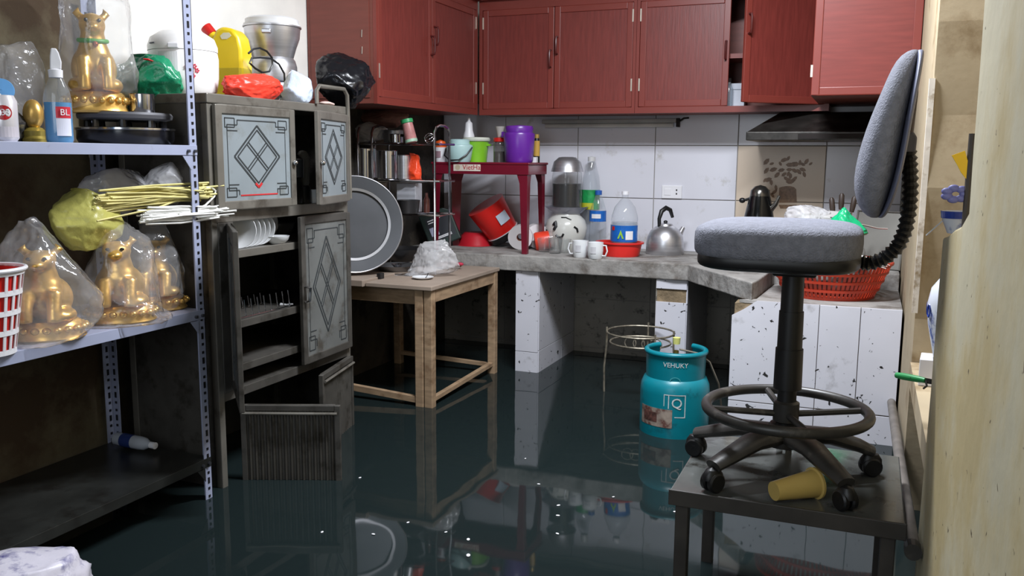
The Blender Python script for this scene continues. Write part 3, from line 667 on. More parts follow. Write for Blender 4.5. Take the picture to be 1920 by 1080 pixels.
for z, m in ((1.484, m_rack), (.905, m_rack), (.356, m_rack_d)):
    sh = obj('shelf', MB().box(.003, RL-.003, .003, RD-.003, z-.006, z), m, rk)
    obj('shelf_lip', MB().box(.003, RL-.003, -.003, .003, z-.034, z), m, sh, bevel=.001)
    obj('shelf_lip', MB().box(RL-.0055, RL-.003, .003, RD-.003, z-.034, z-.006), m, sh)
    obj('gusset', MB().prism([(RL-.075, z-.036), (RL-.036, z-.036), (RL-.036, z-.085)], -.0035, -.001, axis='y'), m, rk)
    for bx in (RL-.05, RL-.018): obj('bolt', MB().tube([(bx, -.004, z-.02), (bx, -.012, z-.02)], .006, 6), mat('bolt_steel', S(90, 92, 98), .4, .7), rk)
T1, T2, T3 = 1.484, .905, .356

# ---- top shelf
p = gy(10, -2.235, T1); k = mpp(p)
t = thing('drink_can', 'white drink can with red oval badge at the left frame edge', 'can', p, R_(52))
r = .036; hh = .126
obj('can_body', MB().lathe([(.001, .003), (r*.8, 0), (r, .01), (r, hh-.016), (r*.82, hh-.002), (r*.82, hh), (r*.76, hh-.004), (.001, hh-.004)], 32), mat('can_white', S(222, 218, 222), .3, .3, var=.03), t, smooth=True)
bd = MB()
vs = []; n = 20
for i in range(n): a = 2*PI*i/n; A = .62*math.cos(a); vs.append(((r+.0006)*math.sin(A), -(r+.0006)*math.cos(A), .078+.020*math.sin(a)))
bd.add(vs+[(0, -(r+.0006), .078)], [(i, (i+1) % n, n) for i in range(n)])
obj('red_badge', bd, mat('badge_red', S(176, 22, 34), .35), t)
text('numeral', '333', .024, m_whitep, t, (0, -(r+.001), .078), (PI/2, 0, 0), bend=r)
obj('print_band', patch(r, -1.2, 1.2, .012, .04, 10, .0004), mat('can_grey_print', S(196, 190, 198), .35), t)
# spray bottle
p = gy(113, -2.25, T1); k = mpp(p)
t = thing('spray_bottle', 'spray bottle half full of blue cleaner on the top rack shelf', 'bottle', p, R_(48))
mbl_ = mat('blue_cleaner', S(16, 132, 186), .15, var=.05)
obj('liquid', MB().lathe([(.001, .001), (.034, .001), (.037, .01), (.037, .118), (.001, .119)], 28, sy=.72), mbl_, t, smooth=True, label='blue liquid')
obj('bottle_body', MB().lathe([(.001, 0), (.036, 0), (.039, .01), (.039, .125), (.035, .15), (.022, .182), (.018, .192)], 28, sy=.72), m_pet, t, smooth=True)
obj('collar', MB().lathe([(.019, .19), (.02, .212), (.012, .216), (.001, .216)], 20), m_whitep, t, smooth=True)
obj('trigger_head', MB().prism([(-.014, .214), (.016, .214), (.018, .236), (.012, .262), (.006, .274), (-.008, .274), (-.012, .25)], -.012, .012, axis='y'), m_whitep, t, bevel=.003)
lb = obj('label_print', patch(.0395, -.15, .95, .02, .105, 8, .0006), mat('label_white', S(220, 222, 236), .4), t); lb.scale = (1, .74, 1)
lb = obj('label_red', patch(.0402, -.15, .95, .072, .105, 8, .0006), mat('label_red', S(206, 40, 60), .4), t); lb.scale = (1, .74, 1)
text('label_word', 'BL', .026, m_whitep, t, (.018, -.0275, .088), (PI/2, 0, R_(22)))
# gold-green ornament behind bottle
p = gy(66, -2.36, T1)
t = thing('gold_ornament', 'small yellow gold ornament between the can and the spray bottle', 'ornament', p)
obj('ornament_base', MB().lathe([(.001, 0), (.034, 0), (.036, .012), (.03, .02), (.032, .035), (.022, .045), (.001, .05)], 24), mat('green_gold', S(170, 150, 70), .35, .5), t, smooth=True)
obj('ornament_body', MB().ball((0, 0, .085), (.03, .028, .045), 20, 12), m_gold, t, smooth=2)
# camping stove with round griddle
p = gy(238, -2.41, T1); k = mpp(p)
t = thing('griddle_stove', 'black table stove with chrome rim and round grey griddle on top', 'stove', p, R_(30))
m_blk = mat('black_enamel', S(18, 18, 22), .22, var=.15)
obj('stove_body', MB().lathe([(.001, .004), (.15, .004), (.158, .02), (.158, .048), (.001, .05)], 44), m_blk, t, smooth=True)
obj('chrome_rim', MB().lathe([(.157, .047), (.162, .05), (.162, .056), (.157, .058), (.12, .056)], 44), m_chrome, t, smooth=True)
for i in range(8):
    a = i*PI/4+.2; obj('griddle_leg', MB().lathe([(.001, 0), (.014, 0), (.012, .03), (.001, .03)], 10, (.12*math.cos(a), .12*math.sin(a), .055)), m_blk, t)
obj('griddle_plate', MB().lathe([(.001, .084), (.13, .082), (.152, .088), (.155, .1), (.15, .108), (.14, .104), (.001, .104)], 44), mat('grey_griddle', S(92, 92, 96), .5, .3, var=.1), t, smooth=True)
for i in range(3): obj('foot', MB().lathe([(.001, 0), (.012, 0), (.012, .006), (.001, .006)], 10, (.1*math.cos(i*2.1), .1*math.sin(i*2.1), 0)), m_black, t)
GZ = T1+.104
# gold figurines
def figurine(name, label, p, h, rotz, collar=False, ws=1.32):
    """seated lucky animal on a beaded lotus base"""
    t = thing(name, label, 'figurine', p, rotz, 'gold animal figurines'); s = h/.30
    obj('lotus_base', MB().lathe([(.001, 0), (.082*s, 0), (.088*s, .006*s), (.083*s, .018*s), (.086*s, .03*s), (.078*s, .052*s), (.07*s, .06*s), (.001, .062*s)], 36, sy=.78), m_gold, t, smooth=True)
    bd = MB()
    for i in range(22):
        a = 2*PI*i/22; c = (.086*s*math.cos(a), .078*.86*s*math.sin(a), .036*s); bd.ball(c, (.010*s, .010*s, .011*s), 8, 6)
    obj('lotus_beads', bd, m_gold, t, smooth=2, kind='stuff')
    b = MB()
    b.ball((0, .012*s, .125*s), (.062*s, .056*s, .075*s), 20, 14); b.ball((0, -.012*s, .155*s), (.047*s, .042*s, .062*s), 18, 12)   # haunches, chest
    b.tube([(0, -.008*s, .17*s), (0, -.014*s, .235*s)], [.042*s, .03*s], 16)
    b.ball((0, -.018*s, .248*s), (.036*s, .04*s, .034*s), 18, 12); b.ball((0, -.055*s, .238*s), (.02*s, .024*s, .017*s), 14, 10)       # head, muzzle
    for sx in (-1, 1):
        b.tube([(sx*.022*s, -.008*s, .265*s), (sx*.04*s, -.002*s, .283*s), (sx*.03*s, .0, .30*s)], [.012*s, .011*s, .003*s], 8)            # ears
        b.tube([(sx*.03*s, -.04*s, .155*s), (sx*.03*s, -.062*s, .10*s), (sx*.03*s, -.066*s, .062*s)], [.02*s, .017*s, .017*s], 10)        # fore legs
        b.ball((sx*.048*s, -.028*s, .078*s), (.026*s, .042*s, .022*s), 12, 8)                                                         # hind feet
    b.tube([(0, .06*s, .085*s), (.03*s, .075*s, .10*s), (.045*s, .065*s, .14*s)], [.012*s, .012*s, .006*s], 8)
    o = obj('figure', b, m_gold, t, smooth=2); m = o.modifiers.new('remesh', 'REMESH'); m.mode = 'VOXEL'; m.voxel_size = .0055*s; m.use_smooth_shade = True
    m2 = o.modifiers.new('smooth', 'SMOOTH'); m2.iterations = 4
    ey = MB()
    for sx in (-1, 1): ey.ball((sx*.017*s, -.054*s, .258*s), .0055*s, 8, 6)
    obj('eyes', ey, m_black, t, kind='stuff')
    if collar:
        c = MB(); c.tube([(.037*s*math.cos(a), -.012*s+.035*s*math.sin(a), .205*s+.004*s*math.sin(a)) for a in [2*PI*i/24 for i in range(24)]], .0065*s, 8, closed=True)
        obj('collar', c, mat('green_ribbon', S(70, 160, 60), .5), t, smooth=True); obj('bell', MB().ball((.004*s, -.052*s, .192*s), .008*s, 10, 8), mat('copper_bell', S(170, 80, 40), .35, .6), t, smooth=2)
    t.scale = (ws, ws, 1)
    return t
def clearbag(name, label, p, dims, seed, prof, mt=None, rot=0, lean=(0, 0), sub=5, creases=40):
    o = obj(name, crumple(dims, seed, amp=.03, creases=creases, prof=prof, sub=sub, flat=.03, hmin=.6, lean=lean), mt or m_clear, None, p, (0, 0, rot), smooth=2)
    return tag(o, label, 'bag', 'clear plastic bags on the rack')
p = gy(182, -2.43, GZ); figurine('gold_figurine', 'gold animal figurine with green collar standing on the griddle', p, .345, R_(50), True, 1.0)
clearbag('clear_bag', 'clear plastic bag over the collared gold figurine on the griddle', (p.x, p.y, GZ+.001), (.30, .29, .46), 31, [.75, .95, 1, .95, .9, .9, .8, .6])
p = gy(268, -2.33, GZ-.0); k = mpp(p)
t = thing('steel_cup', 'small stainless steel cup on the right edge of the griddle', 'cup', p)
obj('cup_body', MB().lathe([(.001, 0), (.038, 0), (.04, .004), (.041, .066), (.044, .068), (.0395, .067), (.037, .005), (.001, .005)], 32), m_chrome, t, smooth=True)
p = gy(298, -2.52, T1+.0)
p = Vector((-2.47, gy(286, -2.47, GZ+.03).y, GZ+.001))
o = obj('green_plastic_bag', crumple((.30, .17, .225), 15, creases=22, prof=[.45, .55, .8, 1, 1, .9, .5], sub=5, flat=.04), mat('green_bag_film', S(20, 132, 92), .25, var=.15, bump=.25), None, p, (0, 0, .4), smooth=2); tag(o, 'dark green plastic bag behind the steel cup', 'bag')
t = thing('red_wrapper', 'bright red wrapper stuck to the green plastic bag', 'wrapper', onx(278, 112, -2.415), R_(50)); obj('wrapper_sheet', MB().tube([(-.016, 0, .002), (0, -.004, 0), (.016, 0, -.004)], [.004, .007, .003], 8, sq=.6), m_redp, t, smooth=True)
p = gy(338, -2.45, T1); o = obj('maroon_box', MB().box(-.03, .03, -.05, .05, 0, .075), mat('maroon_card', S(96, 30, 34), .5), None, p, (0, 0, .2), bevel=.003); tag(o, 'dark maroon box behind the rack post beside the stove', 'box')
# left end: blue lid, dark bag, clear bag
p = gy(-6, -2.42, T1); o = obj('crushed_dark_bag', crumple((.16, .2, .15), 41, prof=[.9, 1, 1, .8, .5, .3], sub=4, flat=.05), mat('dark_grey_bag', S(62, 62, 64), .25, bump=.3), None, p, (0, 0, .2), smooth=2); tag(o, 'dark grey plastic bag behind the drink can', 'bag')
p = gy(2, -2.40, T1+.150); t = thing('blue_lid', 'round light blue lid on the dark bag at the left frame edge', 'lid', (p.x, p.y, T1+.152), rot=(R_(80), 0, R_(50)))
obj('lid_disc', MB().lathe([(.001, -.006), (.034, -.006), (.036, 0), (.034, .006), (.001, .008)], 28), mat('light_blue_plastic', S(100, 160, 214), .4), t, smooth=True)
p = gy(40, -2.58, T1); clearbag('clear_bag', 'loose clear bag against the olive wall behind the spray bottle', p, (.26, .12, .33), 44, [.9, 1, 1, .9, .7, .4], rot=R_(80))

# ---- middle shelf
p1 = gy(88, -2.26, T2); figurine('gold_figurine', 'large gold animal figurine in a bag at the near end of the middle shelf', p1, .285, R_(40))
clearbag('clear_bag', 'clear plastic bag over the near gold figurine on the middle shelf', (p1.x, p1.y, T2+.001), (.345, .33, .36), 33, [.9, 1, .98, .9, .78, .5, .2])
p2 = gy(228, -2.27, T2); figurine('gold_figurine', 'gold animal figurine in the middle of the middle shelf under the straw bundle', p2, .285, R_(40))
p3 = Vector((-2.335, 2.385, T2)); figurine('gold_figurine', 'gold animal figurine beside the rack post on the middle shelf', p3, .265, R_(40))
pm = (Vector(p2)+Vector(p3))/2
clearbag('clear_bag', 'clear bag over the gold figurine under the straw bundle', (p2.x, p2.y, T2+.001), (.345, .33, .35), 38, [.9, 1, .98, .92, .8, .5, .2])
clearbag('clear_bag', 'clear bag over the gold figurine beside the rack post', (p3.x, p3.y-.01, T2+.001), (.28, .29, .325), 36, [.92, 1, 1, .95, .85, .6, .25])
# olive bag with straw bundle lying over the figurines
ob = onx(160, 412, -2.33)
o = obj('olive_plastic_bag', crumple((.19, .26, .20), 51, prof=[.3, .7, .95, 1, .95, .75, .4], sub=5, amp=.025, creases=20), mat('olive_bag_film', S(176, 172, 92), .32, var=.12, vscale=8, bump=.2), None, (ob.x, ob.y-.01, ob.z-.105), (R_(-12), 0, R_(10)), smooth=2); tag(o, 'yellow olive plastic bag lying over the gold figurines', 'bag')
def bundle(name, label, a, b, n, spread, m, r=.003, seed=1, loop=False):
    root = thing(name, label, 'bundle', a, 0); rd = random.Random(seed); A = Vector((0, 0, 0)); B = Vector(b)-Vector(a)
    for i in range(n):
        o1 = Vector((rd.gauss(0, .4), rd.gauss(0, .4), rd.gauss(0, 1)))*spread; o2 = Vector((rd.gauss(0, .6), rd.gauss(0, 1.2), rd.gauss(0, .6)))*spread
        e = A.lerp(B, rd.uniform(.85, 1.05)); s0 = A.lerp(B, rd.uniform(0, .12))
        obj('stalk', MB().tube([s0+o1*.8, A.lerp(B, .5)+(o1+o2)*.5+Vector((0, 0, rd.uniform(-.01, .012))), e+o2], r*rd.uniform(.7, 1.3), 5, sq=.7), m, root, smooth=True)
    return root
m_straw = mat('straw', S(206, 196, 128), .6, var=.15, vscale=20); m_wstraw = mat('white_straw', S(226, 226, 222), .5, var=.05)
a = onx(178, 378, -2.27); b = onx(392, 358, -2.20); bd = bundle('straw_bundle', 'bundle of yellow straw sticks sticking out of the olive bag', a, b, 64, .021, m_straw, .0055, 3)
tie = MB(); q = Vector(b)-Vector(a); tie.tube([q*.93+Vector((.018*math.cos(u)*.8, .0, .018*math.sin(u))) for u in [2*PI*i/14 for i in range(14)]], .006, 6, closed=True)
obj('tie', tie, m_straw, bd)
a = onx(262, 408, -2.24); b = onx(418, 396, -2.165); bundle('white_straw_bundle', 'bundle of white plastic strips under the straw bundle', a, b, 60, .017, m_wstraw, .0042, 5)
lp = MB(); c0 = Vector(onx(360, 385, -2.2)); lp2 = [onx(*u, -2.19) for u in ((335, 402), (360, 396), (385, 385), (402, 368), (404, 358), (396, 351), (386, 352))]
o = obj('looped_white_flex', MB().tube(lp2, .0036, 6), m_wstraw, smooth=True); tag(o, 'white plastic flex looping off the end of the straw bundle', 'flex')
# silver clear bags behind
p = gy(225, -2.47, 1.26); clearbag('clear_bag', 'silvery plastic bag behind the straw bundle under the top shelf', (p.x, p.y, 1.235), (.24, .44, .17), 61, None, m_clear2, R_(10))
p = gy(318, -2.40, 1.28); clearbag('clear_bag', 'silvery plastic bag close to the rack post under the top shelf', (p.x, p.y, 1.26), (.18, .22, .17), 62, None, m_clear2, R_(30))
# white basket with red slots
p = gy(-28, -2.23, T2)
t = thing('slotted_basket', 'white basket with red lining at the left frame edge of the middle shelf', 'basket', p, R_(0))
bk = MB(); w0, w1, hb_ = .075, .11, .235
obj('lining', MB().lathe([(w0-.003, .004), (w1-.004, hb_-.004)], 32), m_redp, t, smooth=True)
for i in range(48):
    a = 2*PI*i/48
    if i % 2 == 0: obj('stave', MB().beam((w0*math.cos(a), w0*math.sin(a), .004), (w1*math.cos(a), w1*math.sin(a), hb_), .008, .003), m_whitep, t)
for z in (.0, .055, .11, .165, .22):
    rr_ = w0+(w1-w0)*z/hb_; obj('hoop', MB().lathe([(rr_-.001, z), (rr_+.0025, z), (rr_+.003, z+.014), (rr_-.001, z+.014)], 36), m_whitep, t)
obj('rim', MB().tube([((w1+.004)*math.cos(2*PI*i/32), (w1+.004)*math.sin(2*PI*i/32), hb_) for i in range(32)], .006, 8, closed=True), m_whitep, t, smooth=True)
obj('base', MB().lathe([(.001, 0), (w0, 0), (w0, .004), (.001, .004)], 28), m_whitep, t)
pb_ = gy(-28, -2.23, T2); o = obj('red_packet', crumple((.14, .15, .30), 71, sub=4, prof=[.8, .9, 1, .9, .6, .2]), m_redbag, None, (pb_.x, pb_.y+.012, T2+.005), (0, 0, .3), smooth=2); tag(o, 'red plastic packet standing in the slotted basket', 'packet')

# ---- bottom shelf: bottle lying on its side
a = onz(218, 822, T3+.032); b_ = onz(292, 836, T3+.030); d_ = (b_-a); ln = d_.length
t = thing('lying_bottle', 'clear bottle with dark blue label lying on the muddy bottom shelf', 'bottle', a, rot=d_.to_track_quat('Z', 'Y').to_euler())
s = ln/.24
obj('bottle_body', MB().lathe([(.001, 0), (.028*s, 0), (.031*s, .006*s), (.031*s, .15*s), (.027*s, .18*s), (.014*s, .205*s), (.013*s, .215*s)], 28), film('milky_bottle', S(206, 212, 222), .62, .2), t, smooth=True)
obj('label_band', MB().lathe([(.0313*s, .045*s), (.0316*s, .045*s), (.0316*s, .11*s), (.0313*s, .11*s)], 28, a0=.3, a1=4.4), mat('navy_label', S(38, 54, 108), .4), t, smooth=True)
obj('cap', MB().lathe([(.015*s, .21*s), (.0155*s, .238*s), (.001, .24*s)], 20), m_whitep, t, smooth=True)
# sack in the near left corner
p = onz(35, 1075, .36)
sk = thing('printed_sack', 'white plastic sack with dark blue print in the near left corner', 'sack', (p.x, p.y, .0), R_(20))
mb = crumple((.46, .40, .415), 81, sub=5, prof=[.85, 1, 1, .95, .9, .8, .55], flat=.03, creases=30, amp=.035)
so = obj('sack_body', mb, mat('white_sack', S(214, 210, 222), .35, var=.05, bump=.35, bscale=18, dirt=S(36, 34, 120), dscale=9, damt=.43), sk, smooth=2)

# ---------------------------------------------------------------- wooden table in front of the worktop
m_wood = mat('raw_pine', S(158, 132, 104), .65, var=.18, vscale=4, stretch=(3, 3, 14), dirt=S(112, 84, 58), dscale=7, damt=.4)
m_ply = mat('grey_pink_board', S(152, 136, 122), .6, var=.08, vscale=6)
tb = thing('wooden_table', 'raw pine work table standing in the flood water beside the cupboard', 'table', (-2.28, 4.2, 0))
TX0, TX1, TY0, TY1, TBZ = -.37, .325, -.42, .44, .82
for x, y in ((TX1-.055, TY0+.02), (TX1-.05, TY1-.06), (TX0+.02, TY0+.02), (TX0+.02, TY1-.06)):
    obj('leg', MB().box(x, x+.045, y, y+.045, 0, TBZ-.022), m_wood, tb, bevel=.004)
obj('leg_board', MB().box(TX1-.105, TX1-.06, TY0+.018, TY0+.04, .02, TBZ-.022), m_wood, tb, bevel=.003)
obj('apron', MB().box(TX0+.03, TX1-.06, TY0+.042, TY0+.064, TBZ-.10, TBZ-.022), m_wood, tb)
obj('apron', MB().box(TX1-.03, TX1-.012, TY0+.07, TY1-.06, TBZ-.085, TBZ-.022), m_wood, tb)
obj('apron', MB().box(TX0+.03, TX1-.06, TY1-.06, TY1-.04, TBZ-.09, TBZ-.022), m_wood, tb)
obj('stretcher', MB().beam((TX0+.05, TY0+.04, .265), (TX1-.10, TY0+.04, .232), .03, .03), m_wood, tb)
obj('stretcher', MB().beam((TX1-.03, TY0+.06, .235), (TX1-.03, TY1-.06, .255), .028, .02), m_wood, tb)
obj('stretcher', MB().beam((TX0+.05, TY1-.05, .27), (TX1-.05, TY1-.05, .25), .028, .02), m_wood, tb)
obj('top_board', MB().box(TX0, TX0+.315, -.105, TY1, TBZ-.021, TBZ), m_ply, tb, bevel=.003)
obj('top_board', MB().box(TX0+.32, TX1, TY0, TY1, TBZ-.021, TBZ), m_ply, tb, bevel=.003)
obj('top_board', MB().box(TX0, TX0+.315, TY0-.02, -.11, TBZ-.021, TBZ+.012), m_ply, tb, bevel=.003)
WTZ = TBZ+.0
# things on the table
p = onz(793, 523, WTZ); k = mpp(p)
t = thing('saucer', 'small white saucer near the front edge of the wooden table', 'saucer', p)
obj('dish', MB().lathe([(.001, 0), (.03, 0), (.055, .009), (.057, .012), (.05, .010), (.028, .004), (.001, .004)], 32), m_plate, t, smooth=True)
obj('leaf_stem', MB().tube([(.01, .01, .005), (.018, .016, .018), (.02, .02, .03)], .002, 5), m_black, t)
p = gx(814, 4.16, WTZ)
o = obj('clear_plastic_bag', crumple((.40, .16, .20), 91, sub=5, amp=.07, flat=.08, creases=30, hmin=.5, prof=[.9, 1, .9, .75, .5, .25]), film('milky_bag_film', S(250, 250, 252), .30, .12, bump=.9, bscale=22), None, (p.x, 4.15, WTZ), (0, 0, .1), smooth=2); tag(o, 'crumpled white plastic bag on the wooden table beside the saucer', 'bag')
p = onz(842, 504, WTZ)
t = thing('grey_cloth', 'grey cloth with a red tip on the wooden table behind the saucer', 'cloth', p, R_(15))
obj('cloth_fold', crumple((.17, .09, .05), 92, sub=4, flat=.1), mat('grey_cloth', S(132, 118, 114), .85), t, smooth=2); obj('red_tip', MB().ball((.065, -.015, .03), (.022, .012, .010), 12, 8), mat('crimson_cloth', S(180, 34, 66), .6), t, smooth=2)
# big tray leaning on the table
c = ony(664, 421, 3.94); k = mpp(c)
R0 = 90*k
t = thing('round_tray', 'large dull aluminium round tray leaning upright on the wooden table', 'tray', c, rot=(R_(82), 0, R_(38)))
obj('tray_dish', MB().lathe([(.001, -.004), (R0*.70, -.004), (R0*.735, .006), (R0*.98, .013), (R0, .016), (R0, .02), (R0*.97, .019), (R0*.72, .011), (R0*.69, .001), (.001, .001)], 64), mat('tray_grey', S(84, 86, 90), .45, .5, var=.1, vscale=5), t, smooth=True)
obj('highlight_ring', MB().lathe([(R0*.70, .0125), (R0*.755, .0145), (R0*.755, .0155), (R0*.70, .0135)], 64), m_alu, t, smooth=True)  # bright band stands in for the highlight on the tray's inner ring
obj('rim', MB().tube([(R0*math.cos(2*PI*i/64), R0*math.sin(2*PI*i/64), .018) for i in range(64)], .004, 8, closed=True), m_alu, t, smooth=True)
o = obj('tray_chock', MB().box(-.012, .012, -.02, .02, 0, .03), m_black, None, (c.x+.16, 3.93, WTZ), bevel=.003); tag(o, 'small black block propping the foot of the round tray', 'block')

# ---------------------------------------------------------------- chrome dish rack on the worktop
DY0, DY1, DB = 4.24, 4.42, TBZ
A = gx(701, DY0, DB); B = gx(816, DY0, DB); DX0, DX1 = -2.645, B.x
dr = thing('dish_rack', 'three tier chrome dish rack crammed with pots on the worktop', 'dish rack', (DX0, DY0, DB))
DWd = DX1-DX0; k = mpp(A)
H = [ony(700, y, DY0).z-DB for y in (400, 338, 270)]
for x in (A.x-DX0, DWd, 0):
    for y in (0, DY1-DY0):
        top = H[2]+.09
        obj('upright', MB().tube([(x, y, 0), (x, y, top-.03), (x, y+(.02 if y == 0 else -.02), top)], .007, 8), m_chrome, dr, smooth=True)
for x in (A.x-DX0, DWd): obj('top_hoop', MB().tube([(x, .02, H[2]+.088), (x, .06, H[2]+.10), (x, DY1-DY0-.06, H[2]+.10), (x, DY1-DY0-.02, H[2]+.088)], .007, 8), m_chrome, dr, smooth=True)
for z in H:
    tr = obj('tier_frame', MB().tube([(-.02, 0, z), (DWd+.03, 0, z), (DWd+.03, DY1-DY0, z), (-.02, DY1-DY0, z)], .006, 8, closed=True), m_chrome, dr)
    for i in range(8): y = .03+i*(DY1-DY0-.06)/7; obj('tier_wire', MB().tube([(-.02, y, z), (DWd+.03, y, z)], .003, 6), m_chrome, tr)
DZ = [DB+h+.007 for h in H]
def vessel(name, label, cat, p, r, h, m, lid=False, flare=0, handle=None, group=None, rotz=0):
    t = thing(name, label, cat, p, rotz, group)
    obj('vessel_body', MB().lathe([(.001, 0), (r*.92, 0), (r, r*.08), (r*(1+flare), h-.004), (r*(1+flare)+.004, h), (r*(1+flare)-.002, h), (r*.97, r*.1), (.001, .006)], 36), m, t, smooth=True)
    if lid: obj('lid', MB().lathe([(r*(1+flare), h), (r*.9, h+r*.1), (r*.3, h+r*.22), (.001, h+r*.24)], 36), m, t, smooth=True); obj('lid_knob', MB().ball((0, 0, h+r*.3), (r*.13, r*.13, r*.11), 12, 8), m_black, t, smooth=2)
    if handle: obj('handle', MB().tube([(r, 0, h*.8), (r+handle*.5, 0, h*.85), (r+handle, 0, h*.9)], [.012, .01, .012], 8, sq=.6), m_black, t, smooth=True)
    return t
def D(px, z, Y=4.32): return gx(px, Y, z)
# middle tier
p = D(682, DZ[1]); k = mpp(p)
vessel('steel_pot', 'tall ribbed steel pot on the left of the dish rack middle tier', 'pot', p, 24*k, 56*k, m_chrome)
p = D(726, DZ[1], 4.30); vessel('steel_pot', 'shiny steel pot in the centre of the dish rack middle tier', 'pot', p, 19*k, 52*k, m_chrome, lid=False)
p = D(758, DZ[1], 4.29); vessel('steel_mug', 'small steel mug next to the orange bag on the dish rack', 'mug', p, 11*k, 44*k, m_alu)
p = D(779, DZ[1], 4.31); o = obj('orange_plastic_bag', crumple((.09, .08, .145), 95, prof=[.8, 1, .95, .8, .7, .8], sub=4, flat=.04), mat('orange_bag', S(232, 72, 36), .3, bump=.3), None, p, (0, 0, .2), smooth=2); tag(o, 'orange red plastic bag on the dish rack middle tier', 'bag')
# top tier
p = D(690, DZ[2], 4.34); o = obj('wrapped_bundle', crumple((.26, .18, .12), 96, sub=5, flat=.05), m_clear2, None, p, smooth=2); tag(o, 'clear plastic wrapped bundle on the dish rack top tier', 'bag')
p = D(738, DZ[2], 4.36); vessel('aluminium_saucepan', 'dull aluminium saucepan on the dish rack top tier', 'saucepan', p, 18*k, 24*k, m_alu_d)
p = D(728, DZ[2]+.12, 4.39); o = obj('brown_cloth', crumple((.34, .16, .10), 97, sub=5, amp=.06), mat('brown_pink_cloth', S(122, 84, 76), .85, var=.2, vscale=12), None, (p.x-.02, p.y, DZ[2]+.085), smooth=2); tag(o, 'brown pink cloth heaped over the dish rack pots', 'cloth')
p = D(772, DZ[2], 4.24); t = thing('pink_jar', 'tilted pink jar with green lid on the dish rack top tier', 'jar', p, rot=(0, R_(-14), 0))
obj('jar_body', MB().lathe([(.001, 0), (10*k, 0), (11*k, 3*k), (9.5*k, 36*k)], 24), mat('pink_contents', S(176, 120, 118), .3, var=.15, vscale=30), t, smooth=True)
obj('jar_foot', MB().lathe([(10.5*k, .5*k), (11.3*k, 1*k), (11.2*k, 6*k), (10.7*k, 6*k)], 24), mat('pale_green_plastic', S(150, 180, 158), .4), t)
obj('lid', MB().lathe([(10*k, 35*k), (11*k, 36*k), (11*k, 42*k), (.001, 43*k)], 24), mat('green_lid', S(52, 150, 92), .35), t, smooth=True)
p = D(797, DZ[2]+.03, 4.24)
t = thing('steel_whisk', 'coiled steel whisk next to the pink jar', 'whisk', (p.x, p.y, DZ[2]+.005), rot=(0, R_(60), 0))
for i in range(5): obj('whisk_wire', MB().tube([(.03*math.cos(a)*math.cos(i*PI/5), .03*math.cos(a)*math.sin(i*PI/5), .035+.03*math.sin(a)) for a in [2*PI*j/16 for j in range(16)]], .0016, 5, closed=True), m_chrome, t, smooth=True)
p = D(664, DZ[1], 4.36); vessel('steel_pot', 'steel pot half hidden behind the cupboard on the dish rack', 'pot', p, 22*k, 50*k, m_alu)
p = D(742, DZ[2], 4.30); vessel('small_pan', 'small shiny pan next to the pink jar on the top tier', 'pan', p, 13*k, 16*k, m_chrome, handle=.05)
p = D(800, DZ[0], 4.34); o = obj('brown_bottle', MB().lathe([(.001, 0), (.018, 0), (.018, .07), (.008, .09), (.008, .11), (.001, .11)], 16), mat('brown_glass', S(84, 46, 40), .2), None, p, smooth=True); tag(o, 'small brown bottle at the right end of the dish rack bottom tier', 'bottle')
# bottom tier and counter below
k = mpp(D(720, DB))
p = D(722, DZ[0], 4.25); vessel('dark_saucepan', 'dark saucepan on the left of the dish rack bottom tier', 'saucepan', p, 16*k, 34*k, mat('dark_grey_pan', S(64, 64, 66), .35, .5))
p = D(764, DZ[0], 4.23); vessel('dark_wok_bowl', 'dark round bowl on the right of the dish rack bottom tier', 'bowl', p, 20*k, 24*k, MATS['dark_grey_pan'], flare=.12)
p = D(700, DZ[0], 4.34); o = obj('cream_tub', MB().lathe([(.001, 0), (.07, 0), (.078, .16), (.074, .16), (.001, .15)], 28), mat('cream_plastic', S(172, 166, 148), .5), None, p, smooth=True); tag(o, 'cream plastic tub at the back of the dish rack bottom tier', 'tub')
p = D(768, DZ[0], 4.36); o = obj('white_box', MB().box(-.06, .06, -.04, .04, 0, .16), mat('box_white', S(196, 198, 206), .5), None, p, bevel=.004); tag(o, 'white box behind the bowl on the dish rack bottom tier', 'box')
p = gx(748, 4.30, DB); t = thing('frying_pan', 'old frying pan resting on the worktop under the dish rack', 'pan', (p.x, 4.27, DB), R_(-12))
obj('pan_body', MB().lathe([(.001, 0), (.09, 0), (.12, .03), (.123, .032), (.118, .031), (.088, .004), (.001, .004)], 36), m_alu_d, t, smooth=True)
obj('handle', MB().tube([(.12, 0, .03), (.2, 0, .045), (.27, 0, .05)], [.008, .01, .012], 8, sq=.6), m_black, t, smooth=True)
p = gx(735, 4.18, DB+.034); t = thing('steel_ladle', 'steel ladle lying in the frying pan', 'ladle', (p.x, 4.24, DB+.04), R_(-20))
obj('bowl', MB().lathe([(.001, -.02), (.02, -.016), (.034, .0), (.032, .0), (.018, -.013), (.001, -.017)], 20), m_chrome, t, smooth=True); obj('shaft', MB().tube([(.032, 0, 0), (.1, 0, .02), (.2, 0, .035)], .004, 6), m_chrome, t, smooth=True)
# long pan handles poking right
p = gx(752, 4.50, DB+.1); t = thing('wok_with_handle', 'dark wok with steel handle on the worktop left of the kitchen scale', 'wok', (p.x+.01, 4.50, DB), R_(-6))
obj('wok_body', MB().lathe([(.001, .0), (.05, .004), (.11, .05), (.14, .1), (.143, .1), (.108, .046), (.001, .006)], 36), MATS['dark_grey_pan'], t, smooth=True)
obj('handle', MB().tube([(.13, -.03, .095), (.2, -.06, .105), (.29, -.08, .1)], [.007, .006, .008], 8), m_alu_d, t, smooth=True)
